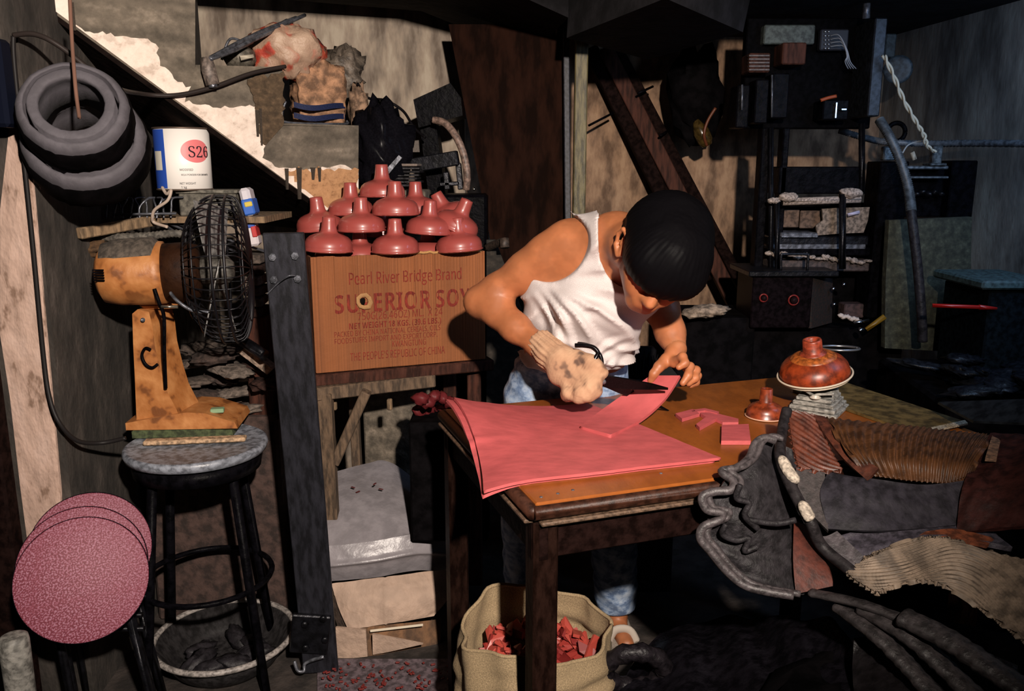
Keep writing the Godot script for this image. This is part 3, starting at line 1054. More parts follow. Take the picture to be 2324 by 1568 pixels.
	tag(obj("pipe_offcut", st, M.blacksteel), "short dark pipe lying on top of the offcut heap", "pipe")
	# crates of dusty mould plates between fan and steel bar
	for k in 6:
		st = flat()
		box(st, at(583, 585 + k * 24, 2.5), Vector3(0.05, 0.026, 0.1), Basis(Vector3.UP, 0.1 * sin(k * 2.0)), 0.003)
		tag(obj("mould_plate", st, heap[(k * 3) % 4]), ["topmost", "second from the top", "third from the top", "fourth from the top", "second from the bottom", "lowest"][k] + " dusty mould plate in the stack beside the steel bar", "plate", "mould plates stacked beside the fan")
	st = flat()
	box(st, Vector3(at(583, 640, 2.5).x, (at(583, 710, 2.5).y) * 0.5 - 0.005, -2.52), Vector3(0.07, at(583, 710, 2.5).y, 0.12), Basis(), 0.004)
	tag(obj("plate_stand", st, M.darkwood), "dark wooden post under the stacked mould plates", "post")
	st = flat()
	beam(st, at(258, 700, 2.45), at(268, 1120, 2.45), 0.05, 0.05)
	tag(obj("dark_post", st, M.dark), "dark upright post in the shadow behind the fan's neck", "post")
	st = flat()
	beam(st, at(196, 860, 2.3), at(212, 1130, 2.25), 0.016, 0.05)
	tag(obj("thin_board", st, M.darkwood), "thin dark board standing by the pillar above the red stool seats", "board")
	# ---- steel bar
	var b0 := at(643, 528, 2.02)
	var b1 := at(731, 1562, 2.14)
	b1.y = 0.012
	t = thing("steel_bar", "tall flat dark steel bar with bolts, leaning upright left of the carton", "bar", b1)
	st = flat()
	beam(st, b1, b0, 0.098, 0.012, Vector3(0.1, 0, 1), 0.002)
	var plate := obj("plate", st, M.steel, t)
	var by := (b0 - b1).normalized()
	var bxx := by.cross(Vector3(0.1, 0, 1)).normalized()
	var bz := bxx.cross(by)
	for p in [[619, 583], [670, 580], [676, 632], [622, 634]]:
		var c := on_plane(p[0], p[1], b0 + bz * 0.008, bz)
		st = flat()
		lathe(st, [Vector2(0, 0), Vector2(0.0095, 0), Vector2(0.0095, 0.006), Vector2(0, 0.006)], Transform3D(basis_y(bz), c), 6)
		lathe(st, [Vector2(0, 0), Vector2(0.005, 0), Vector2(0.0045, 0.011), Vector2(0, 0.011)], Transform3D(basis_y(bz), c), 10)
		obj("bolt", st, M.grey_steel, plate)
	st = sm()
	tube(st, curve([on_plane(672, 626, b0 + bz * 0.016, bz), on_plane(655, 626, b0 + bz * 0.03, bz), on_plane(630, 644, b0 + bz * 0.02, bz), on_plane(606, 668, b0 + bz * 0.012, bz)], 6), 0.0014, 5)
	obj("wire_tie", st, M.grey_steel, t)
	st = flat()
	beam(st, on_plane(700, 1480, b0 + bz * 0.012, bz), on_plane(708, 1395, b0 + bz * 0.012, bz), 0.105, 0.016, bz)
	var clamp := obj("clamp", st, M.blacksteel, t)
	for p in [[692, 1415], [734, 1402], [694, 1468], [738, 1450]]:
		var c := on_plane(p[0], p[1], b0 + bz * 0.02, bz)
		st = sm()
		lathe(st, [Vector2(0, 0), Vector2(0.010, 0), Vector2(0.010, 0.008), Vector2(0.005, 0.010), Vector2(0, 0.010)], Transform3D(basis_y(bz), c), 6)
		obj("bolt", st, M.blacksteel, clamp)
	st = sm()
	tube(st, curve([on_plane(668, 1500, b0 + bz * 0.03, bz), on_plane(676, 1522, b0 + bz * 0.04, bz), on_plane(690, 1522, b0 + bz * 0.04, bz), on_plane(694, 1504, b0 + bz * 0.03, bz), on_plane(735, 1490, b0 + bz * 0.03, bz)], 5), 0.005, 8)
	obj("hook", st, M.grey_steel, t)

	# ---- folded stools with red speckled seats
	var seats := [[187, 1315, 1.77, 0.1405, "front folded stool with a pink speckled round seat facing us"], [188, 1287, 1.85, 0.1425, "middle folded stool, only the rim of its pink speckled seat showing"], [206, 1247, 1.95, 0.141, "rear folded stool, its pink speckled seat rising above the front one"]]
	var laminate := mat("ccb6c0", 0.65, T.speck, 3.2)
	for s in seats:
		var c := at(s[0], s[1], s[2])
		var nrm := (Vector3(0, EYE, 0) - c).normalized().lerp(Vector3(0, 0.2, 1), 0.15).normalized()
		t = thing("folding_stool", s[4], "stool", Vector3(c.x, 0, c.z), "folded stools with pink seats")
		st = sm()
		lathe(st, [Vector2(0, -0.008), Vector2(s[3] - 0.002, -0.008), Vector2(s[3], -0.006)], Transform3D(basis_y(nrm), c), 64)
		lathe(st, [Vector2(s[3], -0.006), Vector2(s[3], -0.001), Vector2(s[3] - 0.002, 0.0)], Transform3D(basis_y(nrm), c), 64)
		lathe(st, [Vector2(s[3] - 0.002, 0.0), Vector2(0, 0.0)], Transform3D(basis_y(nrm), c), 64)
		obj("seat", st, laminate, t)
		st = sm()
		lathe(st, [Vector2(0, -0.02), Vector2(s[3] - 0.004, -0.02), Vector2(s[3] + 0.002, -0.016), Vector2(s[3] + 0.002, -0.006), Vector2(s[3] - 0.004, -0.0065)], Transform3D(basis_y(nrm), c), 64)
		obj("seat_rim", st, M.black, t)
		for sx in [-1, 1]:
			st = sm()
			var topl := c - nrm * 0.05 + Vector3(sx * 0.085, -0.02, 0)
			var foot := Vector3(c.x + sx * 0.105 + 0.01, 0.0, c.z - 0.075)
			rod(st, topl, foot, 0.010, 10)
			obj("leg", st, M.blacksteel, t)
		st = sm()
		rod(st, c + Vector3(-0.095, -0.165, -0.068), c + Vector3(0.098, -0.165, -0.068), 0.007, 10)
		obj("cross_rail", st, M.blacksteel, t)
	st = sm()
	var pc := at(30, 1445, 1.62)
	lathe(st, [Vector2(0, -pc.y), Vector2(0.028, -pc.y), Vector2(0.030, -0.01), Vector2(0.028, 0.0), Vector2(0.022, 0.003), Vector2(0, 0.003)], Transform3D(Basis(), Vector3(pc.x, pc.y, pc.z)), 24)
	tag(obj("pale_post", st, mat("8d8a84", 0.6, T.grime, 6.0, 0.4)), "short pale post at the bottom left corner in front of the stools", "post")
	# ---- basin under the fan stool
	var bc := on_level(510, 1440, 0.09)
	t = thing("metal_basin", "wide shallow metal basin with a bright rim on the floor under the fan stool", "basin", Vector3(bc.x, 0, bc.z))
	st = sm()
	var X2 := Transform3D(Basis(), Vector3(bc.x, 0, bc.z))
	lathe(st, [Vector2(0, 0.002), Vector2(0.13, 0.002), Vector2(0.15, 0.02), Vector2(0.192, 0.088), Vector2(0.189, 0.09), Vector2(0.145, 0.022), Vector2(0.125, 0.008), Vector2(0, 0.008)], X2, 48)
	obj("bowl", st, mat("2e2c2d", 0.5, T.grime, 6.0, 0.3), t)
	st = sm()
	ring = []
	for k in 65:
		ring.append(Vector3(bc.x, 0.09, bc.z) + Vector3(cos(TAU * k / 64), 0, sin(TAU * k / 64)) * 0.195)
	tube(st, ring, 0.0085, 8)
	obj("rim", st, mat("a59d98", 0.5, T.grime, 9.0, 0.3), t)
	for k in 7:
		st = sm()
		lump(st, Transform3D(Basis.from_euler(Vector3(0.3 * sin(k * 2.0), k * 1.1, 0.2)) * Basis.from_scale(Vector3(0.06, 0.022, 0.03)), Vector3(bc.x + 0.08 * cos(k * 2.4), 0.034 + 0.006 * (k % 2), bc.z + 0.08 * sin(k * 2.4))), 0.3, 1.4, 18, k * 5.0)
		tag(obj("dark_scrap", st, M.black_rubber), "dark rubber scrap soaking in the basin under the fan stool", "scrap", "scraps in the basin")

# ---------- carton and plungers ----------
func carton_pile() -> void:
	var TL := at(703, 583, 2.44)
	var TR := at(1103, 570, 2.64)
	var BL := at(722, 847, 2.44)
	var ex := Vector3(TR.x - TL.x, 0, TR.z - TL.z)
	var W := ex.length()
	ex = ex.normalized()
	var en := Vector3(-ex.z, 0, ex.x)   # towards us
	if en.z < 0:
		en = -en
	var y1 := (TL.y + TR.y) * 0.5
	var y0 := BL.y
	var O := Vector3(TL.x + (BL.x - TL.x) * 0.6, y0, TL.z)
	W -= 0.012
	var Hh := y1 - y0
	var D := 0.36
	var img := Image.create(512, 256, false, Image.FORMAT_RGB8)
	var rng := RandomNumberGenerator.new()
	rng.seed = 5
	for x in 512:
		var v := rng.randf_range(0.9, 1.0) * (0.97 + 0.03 * sin(x * 0.9))
		var streak := rng.randf() < 0.06
		for y in 256:
			var g := v * (0.93 + 0.09 * nz.get_noise_2d(x * 0.35, y * 0.25)) * (0.98 + 0.02 * rng.randf())
			if streak:
				g *= 0.9 + 0.1 * nz.get_noise_2d(x * 5.0, y * 0.6)
			img.set_pixel(x, y, Color(g, g, g))
	var card := mat("9c5c32", 0.85, ImageTexture.create_from_image(img), Vector3(1.7, 1.7, 1.7), 0.2)
	var t := thing("carton", "open brown cardboard carton with red printing, heaped with rubber plungers", "carton", O)
	# front wall: corrugations show as shallow flutes, a few deeper creases
	var creases := [0.13, 0.22, 0.245, 0.405, 0.575, 0.69]
	var front := func(a: float, b: float) -> Vector3:
		var q := 0.0012 * sin(a * W * 2.0 * PI / 0.0105) * smoothstep(0.1, 0.9, b)
		for c in creases:
			q += 0.0035 * exp(-pow((a - c) * W / 0.0035, 2.0)) * smoothstep(0.0, 0.75, b)
		q += 0.004 * nz.get_noise_2d(a * 150.0, b * 60.0)
		var top := 0.006 * nz.get_noise_1d(a * 300.0) * smoothstep(0.9, 1.0, b)
		return O + ex * (a * W) + Vector3.UP * (b * Hh + top) + en * q
	var st := sm()
	sheet(st, front, 220, 24, 0.006)
	obj("front_panel", st, card, t)
	for q in [[O, O - en * D], [O + ex * W, O + ex * W - en * D], [O - en * D, O + ex * W - en * D]]:
		st = flat()
		var m: Vector3 = (q[0] + q[1]) * 0.5 + Vector3.UP * Hh * 0.5
		var dd: Vector3 = (q[1] - q[0])
		box(st, m, Vector3(dd.length(), Hh, 0.006), Basis(dd.normalized(), Vector3.UP, dd.normalized().cross(Vector3.UP)), 0.001)
		obj("side_panel", st, card, t)
	st = flat()
	box(st, O + ex * W * 0.5 - en * D * 0.5 + Vector3.UP * 0.004, Vector3(W, 0.006, D), Basis(ex, Vector3.UP, en), 0.001)
	obj("bottom_panel", st, card, t)
	# torn liner along the top edge
	st = sm()
	var lip := []
	for k in 30:
		lip.append(O + ex * W * (0.38 + 0.6 * k / 29.0) + Vector3.UP * (Hh + 0.002 + 0.006 * nz.get_noise_1d(k * 20.0)) + en * 0.002)
	tube(st, lip, 0.0045, 6)
	obj("torn_edge", st, mat("c9965c", 0.9, T.fine, 20.0), t)
	# hand hole with its torn flap
	var hb := Transform3D(basis_y(en), O + ex * W * 0.262 + Vector3.UP * Hh * 0.605 + en * 0.003)
	st = sm()
	lathe(st, [Vector2(0, 0.0), Vector2(0.013, 0.0), Vector2(0.013, 0.002), Vector2(0, 0.002)], hb, 16, 0.3)
	obj("hand_hole", st, mat("14100e", 0.9), t)
	st = sm()
	lathe(st, [Vector2(0.013, 0.0), Vector2(0.018, 0.001), Vector2(0.025, 0.002), Vector2(0.027, 0.003), Vector2(0.0265, 0.0045), Vector2(0.014, 0.003), Vector2(0.013, 0.0)], Transform3D(hb.basis, hb.origin + ex * 0.008), 9, 0.35)
	obj("torn_flap", st, mat("b98a5a", 0.9, T.fine, 20.0), t)
	# red printing
	var red := mat("8e2e1e", 0.9, T.grime, Vector3(60, 5, 60))
	var lines := [["Pearl River Bridge Brand", 0.20, 0.80, 0.034, "Droid Sans", 0.66, 0.0], ["SUPERIOR SOY", 0.115, 0.585, 0.056, "Droid Sans", 0.80, 1.0], ["750G(26.46OZ) ML.  X 24", 0.24, 0.47, 0.022, "Droid Sans", 0.5, 0.0], ["NET WEIGHT 18 KGS. (39.6 LBS.)", 0.19, 0.39, 0.0185, "Droid Sans", 0.54, 1.0], ["PACKED BY CHINA NATIONAL CEREALS, OILS", 0.105, 0.325, 0.0155, "Droid Sans", 0.62, 0.0], ["FOODSTUFFS IMPORT AND EXPORT CORP.", 0.105, 0.265, 0.0155, "Droid Sans", 0.60, 0.0], ["KWANGTUNG", 0.435, 0.205, 0.018, "Droid Sans", 0.20, 0.0], ["THE PEOPLE'S REPUBLIC OF CHINA", 0.19, 0.115, 0.023, "Droid Sans", 0.56, 0.0]]
	for l in lines:
		var tm := words(l[0], l[3], l[4], l[6])
		tm.horizontal_alignment = HORIZONTAL_ALIGNMENT_LEFT
		var bbx := tm.get_aabb()
		var sx: float = l[5] * W / bbx.size.x
		st = flat()
		warp(st, tm, func(p: Vector3) -> Vector3:
			var a: float = l[1] + (p.x - bbx.position.x) * sx / W
			var b: float = l[2] + (p.y) * 1.0 / Hh
			return front.call(a, b) + en * (0.0007 + p.z))
		obj("red_lettering", st, red, t)

	# plungers
	var pr := [Vector2(0.052, 0.004), Vector2(0.071, -0.001), Vector2(0.0735, 0.001), Vector2(0.0735, 0.004), Vector2(0.0712, 0.0055), Vector2(0.0718, 0.013), Vector2(0.0705, 0.023), Vector2(0.0655, 0.034), Vector2(0.0565, 0.0425), Vector2(0.044, 0.048), Vector2(0.033, 0.0515), Vector2(0.0275, 0.054), Vector2(0.0245, 0.059), Vector2(0.0225, 0.07), Vector2(0.0205, 0.088), Vector2(0.0195, 0.099), Vector2(0.0182, 0.101), Vector2(0.012, 0.101), Vector2(0.012, 0.06), Vector2(0.0, 0.058)]
	var pink := mat("9e4842", 0.4)
	pink.clearcoat_enabled = true
	pink.clearcoat = 0.6
	pink.clearcoat_roughness = 0.12
	var first: Node3D = null
	# rim centre in the photo, distance, tilt (x, z degrees), what singles it out
	var L := [
		[868, 446, 2.72, 0, 0, "topmost red rubber plunger, its tall neck above all the others"],
		[797, 487, 2.70, 0, 0, "red plunger at the upper left of the heap, its cup against the stairs"],
		[898, 487, 2.60, 0, 0, "red plunger just in front of and below the topmost one"],
		[944, 483, 2.78, 0, 0, "red plunger at the back, little but its neck showing, right of the top one"],
		[821, 524, 2.57, 0, 0, "red plunger in the middle row, left of centre, its cup over a lone neck"],
		[727, 520, 2.66, -4, 6, "red plunger at the far left of the heap, behind the steel bar"],
		[973, 529, 2.62, 0, -4, "red plunger in the middle row, right of centre, with a ragged rim"],
		[1032, 520, 2.66, 8, -32, "red plunger tipped over to the right at the heap's right end"],
		[1022, 500, 2.80, 0, 28, "red plunger almost hidden behind the tipped one, only its neck showing"],
		[746, 569, 2.50, 0, -3, "red plunger at the front left corner of the carton beside the steel bar"],
		[898, 572, 2.55, 0, 0, "red plunger at the middle of the carton's front edge"],
		[1043, 568, 2.61, 0, 4, "red plunger at the carton's front right corner under the tipped one"],
		[818, 590, 2.62, 0, 0, "red plunger sunk in the carton left of centre, only its neck showing"],
		[972, 584, 2.70, 0, 0, "red plunger sunk in the carton right of centre, only its neck showing"],
		[868, 535, 2.76, 0, 0, "red plunger deep inside the heap, glimpsed between the middle row and the front one"],
		[768, 592, 2.62, 0, 0, "red plunger low in the carton under the front left one, a sliver of cup showing"],
		[1030, 592, 2.72, 0, 0, "red plunger low in the carton under the front right one, a sliver of cup showing"]]
	for k in L.size():
		var l = L[k]
		var o := at(l[0], l[1], l[2])
		var xf := Transform3D(Basis.from_euler(Vector3(deg_to_rad(l[3]), 0.7 * k, 0)).rotated(Vector3(0, 0, 1), deg_to_rad(l[4])), o)
		if first == null:
			first = thing("rubber_plunger", l[5], "plunger", Vector3.ZERO, "red plungers heaped in the carton")
			st = sm()
			lathe(st, pr, Transform3D(), 56)
			obj("cup", st, pink, first)
			st = sm()
			for q in 56:
				var a := TAU * q / 56.0
				var r := 0.0735 + 0.0022 * absf(nz.get_noise_1d(q * 60.0)) * 2.0
				var a2 := TAU * (q + 1) / 56.0
				var r2 := 0.0735 + 0.0022 * absf(nz.get_noise_1d(((q + 1) % 56) * 60.0)) * 2.0
				var p0 := Vector3(cos(a), 0, -sin(a))
				var p1 := Vector3(cos(a2), 0, -sin(a2))
				quad(st, p0 * 0.071 + Vector3(0, 0.004, 0), p0 * r + Vector3(0, 0.002, 0), p1 * r2 + Vector3(0, 0.002, 0), p1 * 0.071 + Vector3(0, 0.004, 0))
				quad(st, p1 * 0.071, p1 * r2 + Vector3(0, 0.0015, 0), p0 * r + Vector3(0, 0.0015, 0), p0 * 0.071)
			obj("moulding_flash", st, pink, first)
			first.transform = xf
		else:
			copy_of(first, l[5], xf)
	# trestle under the carton
	var tb := O + Vector3.UP * -0.004
	t = thing("trestle", "rough wooden trestle with a diagonal brace under the carton", "trestle", Vector3(tb.x + ex.x * 0.25, 0, tb.z + ex.z * 0.25))
	st = flat()
	box(st, O + ex * W * 0.5 - en * 0.17 + Vector3.UP * -0.022, Vector3(W + 0.06, 0.036, 0.36), Basis(ex, Vector3.UP, en), 0.004)
	obj("plank_top", st, M.darkwood, t)
	st = flat()
	beam(st, at(716, 893, 2.42), at(985, 862, 2.58), 0.04, 0.035)
	obj("cross_beam", st, mat("6a5542", 0.8, T.grime, Vector3(8, 1.5, 8), 0.4), t)
	for q in [[[733, 890, 2.43], [748, 1165, 2.47], 0.055], [[802, 890, 2.75], [812, 1085, 2.75], 0.03], [[832, 888, 2.45], [760, 1050, 2.46], 0.03]]:
		st = flat()
		var a := at(q[0][0], q[0][1], q[0][2])
		var b := at(q[1][0], q[1][1], q[1][2])
		if q[2] != 0.03:
			b = a + (b - a) * (a.y / (a.y - b.y)) * 0.999
		beam(st, a, b, q[2], 0.04)
		obj("leg" if q[2] != 0.03 else "brace", st, mat("6a5542", 0.8, T.grime, Vector3(8, 1.5, 8), 0.4), t)
	for px in [758, 884]:
		st = flat()
		beam(st, at(px, 905, 2.5), at(px + 1, 930, 2.5), 0.016, 0.016)
		obj("peg", st, M.wood, t)
	for a in [O + ex * W * 0.95 - en * 0.3, O + ex * W * 0.05 - en * 0.3, O + ex * W * 0.97 - en * 0.06]:
		st = flat()
		beam(st, Vector3(a.x, a.y - 0.03, a.z), Vector3(a.x, 0.0, a.z), 0.045, 0.045)
		obj("leg", st, M.darkwood, t)

# ---------- behind the worker ----------
func back_middle() -> void:
	var st := flat()
	prism(st, [at(1018, 55, 3.25), at(1278, 55, 3.25), at(1284, 560, 3.2), at(1284, 1000, 3.15), at(1150, 1000, 3.15), at(1112, 540, 3.2)], Vector3(0, 0, -0.04))
	tag(obj("brown_hardboard", st, M.brown_panel), "large dark brown hardboard standing behind the plungers, left of the door post", "board")
	st = flat()
	beam(st, at(1284, 20, 3.2), at(1292, 900, 3.1), 0.022, 0.03)
	tag(obj("panel_edging", st, mat("3a3a44", 0.6, T.grime, 9.0)), "narrow grey metal strip along the brown hardboard's right edge", "strip")
	st = flat()
	box(st, Vector3(at(1320, 470, 3.12).x, 0.88, -3.12), Vector3(0.045, 1.76, 0.045), Basis(), 0.004)
	var pt := at(1320, 76, 3.12)
	var pp := thing("door_post", "upright yellowish wooden post left of the beige wall, behind the worker's shoulder", "post", Vector3(pt.x, 0, -3.12))
	st = flat()
	box(st, Vector3(pt.x, pt.y * 0.5, -3.12), Vector3(0.046, pt.y, 0.046), Basis(), 0.004)
	obj("shaft", st, M.postwood, pp)
	st = flat()
	box(st, Vector3(pt.x, pt.y - 0.008, -3.118), Vector3(0.051, 0.022, 0.05), Basis(), 0.003)
	obj("cap", st, mat("6e6656", 0.8, T.grime, 6.0), pp)
	# a reddish diagonal beam; the dark bar on its left paints in its shadow
	for q in [[[1372, 110, 3.64], [1668, 690, 3.50], 0.062, "reddish-brown diagonal beam on the beige wall, its near face catching light"], [[1340, 110, 3.66], [1600, 640, 3.54], 0.058, "dark diagonal bar added as the shadow band along the reddish beam on its left"], [[1398, 110, 3.66], [1690, 660, 3.53], 0.046, "black diagonal bar lying alongside the reddish one on its right"]]:
		st = flat()
		beam(st, at(q[0][0], q[0][1], q[0][2]), at(q[1][0], q[1][1], q[1][2]), q[2], 0.05)
		tag(obj("beam_and_shadow_bar", st, M.darkwood if q[2] > 0.06 else mat("1d1210", 0.8, T.grime, 5.0)), q[3], "beam")
	# nails and hooks in the wall
	for q in [[1336, 285, 1392, 256, "thin black rod on the beige wall between the door post and the diagonal beams"], [1448, 212, 1482, 196, "thin black rod on the beige wall right of the diagonal beams, the upper one"], [1498, 308, 1514, 298, "short black rod on the beige wall right of the diagonal beams, the lower one"]]:
		st = sm()
		rod(st, at(q[0], q[1], 3.5), at(q[2], q[3], 3.55), 0.005, 6)
		tag(obj("wall_rod", st, M.black), q[4], "rod")
	# dark machine between the stairs and the brown hardboard
	var t := thing("black_machine", "black machine with a pale curved hose, between the stairs and the brown hardboard", "machine", at(1000, 440, 3.1))
	st = flat()
	prism(st, [at(938, 226, 3.05), at(1022, 188, 3.05), at(1046, 222, 3.05), at(1050, 262, 3.05), at(950, 290, 3.05)], Vector3(0, 0, -0.2))
	obj("head", st, M.black, t)
	st = flat()
	prism(st, [at(952, 280, 3.1), at(988, 268, 3.1), at(1010, 440, 3.1), at(972, 440, 3.1)], Vector3(0, 0, -0.14))
	obj("column", st, M.black, t)
	st = flat()
	beam(st, at(935, 376, 3.0), at(1040, 358, 2.98), 0.035, 0.05, Vector3.UP)
	obj("arm", st, M.blacksteel, t)
	st = sm()
	tube(st, curve([at(984, 272, 3.02), at(1010, 280, 3.0), at(1035, 310, 2.98), at(1052, 350, 2.97), at(1060, 395, 2.97), at(1058, 430, 2.98)], 8), 0.013, 10)
	obj("hose", st, mat("8d7468", 0.5, T.grime, 8.0), t)
	st = flat()
	for q in [[1012, 390, 1016, 430], [1040, 370, 1046, 430]]:
		beam(st, at(q[0], q[1], 3.0), at(q[2], q[3], 3.0), 0.02, 0.03)
	beam(st, at(998, 418, 3.0), at(1044, 416, 3.0), 0.014, 0.03)
	obj("frame", st, M.blacksteel, t)
	st = sm()
	lathe(st, [Vector2(0, 0), Vector2(0.006, 0), Vector2(0.005, 0.01), Vector2(0, 0.012)], Transform3D(basis_y(Vector3(0, 0, 1)), at(1076, 429, 2.96)), 10)
	obj("bright_bolt", st, mat("d8d8d0", 0.2, null, 1.0, 0.0, 1.0), t)
	st = flat()
	box(st, Vector3(at(1040, 600, 3.1).x, at(1040, 440, 3.1).y * 0.5, -3.12), Vector3(0.22, at(1040, 440, 3.1).y, 0.2), Basis(), 0.01)
	obj("stand", st, M.black, t)
	# black bag with a folded board, papers
	st = sm()
	lump(st, Transform3D(Basis(Vector3.UP, 0.3) * Basis.from_scale(Vector3(0.115, 0.17, 0.1)), at(866, 345, 2.95)), 0.3, 1.2, 34, 21.0)
	tag(obj("black_sack", st, mat("131217", 0.22, T.fine, 5.0)), "glossy black plastic sack stuffed behind the lower stair riser", "sack")
	st = flat()
	prism(st, [at(862, 400, 2.84), at(905, 352, 2.84), at(912, 358, 2.84), at(868, 412, 2.84)], Vector3(0, 0, -0.02))
	tag(obj("grey_strip", st, M.grey_steel), "grey strip leaning across the black plastic sack", "strip")
	for q in [[872, 250, 935, 288, 906, 300, 874, 268, "grey cardboard flap behind the black sack"], [905, 322, 950, 318, 952, 345, 912, 345, "grey folded card above the stack of black sheets"]]:
		st = flat()
		prism(st, [at(q[0], q[1], 3.02), at(q[2], q[3], 3.02), at(q[4], q[5], 3.0), at(q[6], q[7], 3.0)], Vector3(0, 0, -0.012))
		tag(obj("card_flap", st, mat("6f655e", 0.9, T.fine, 9.0)), q[8], "card")
	for k in 7:
		st = flat()
		box(st, at(925 + 3.0 * sin(k * 2.1), 420 - k * 7.6, 2.95), Vector3(0.09 + 0.006 * sin(k * 1.7), 0.0085, 0.1), Basis(Vector3.UP, 0.08 * sin(k * 2.9)), 0.002)
		tag(obj("rubber_plate", st, M.black_rubber if k < 6 else mat("8a7a70", 0.9, T.fine, 9.0)), ["lowest", "second from the bottom", "third from the bottom", "fourth from the bottom", "fifth from the bottom", "uppermost", ""][k] + " black rubber plate in the stack behind the top plungers" if k < 6 else "pale dusty plate topping the stack of black rubber plates", "plate", "plates stacked behind the plungers" if k < 6 else "")
	st = flat()
	var lg := at(890, 432, 2.9)
	box(st, Vector3(at(892, 460, 2.95).x, lg.y * 0.5, -2.98), Vector3(0.24, lg.y, 0.2), Basis(), 0.006)
	tag(obj("plinth", st, M.cement), "low grey cement plinth behind the plungers under the black plates", "plinth")
	# pipe stub right of the carton
	st = sm()
	tube(st, curve([at(1106, 562, 2.925), at(1130, 552, 2.85), at(1146, 548, 2.8)], 4), 0.014, 12)
	rod(st, at(1144, 542, 2.8), at(1146, 562, 2.79), 0.016, 12)
	tag(obj("pipe_elbow", st, mat("4a3c34", 0.6, T.grime, 9.0)), "brown pipe elbow between the carton and the worker's arm", "pipe")
	st = flat()
	prism(st, [at(1104, 545, 2.92), at(1124, 545, 2.92), at(1250, 880, 2.92), at(1250, 1100, 2.92), at(1104, 1100, 2.92)], Vector3(0, 0, -0.03))
	tag(obj("grey_board", st, mat("6d6a68", 0.9, T.cement, 4.0)), "grey board behind the carton's right side and the worker's hip", "board")

# ---------- the bench ----------
var TA := Vector3.ZERO   # near left corner of the table top
var TX := Vector3.ZERO
var TZ := Vector3.ZERO   # away from us
const HT := 0.82

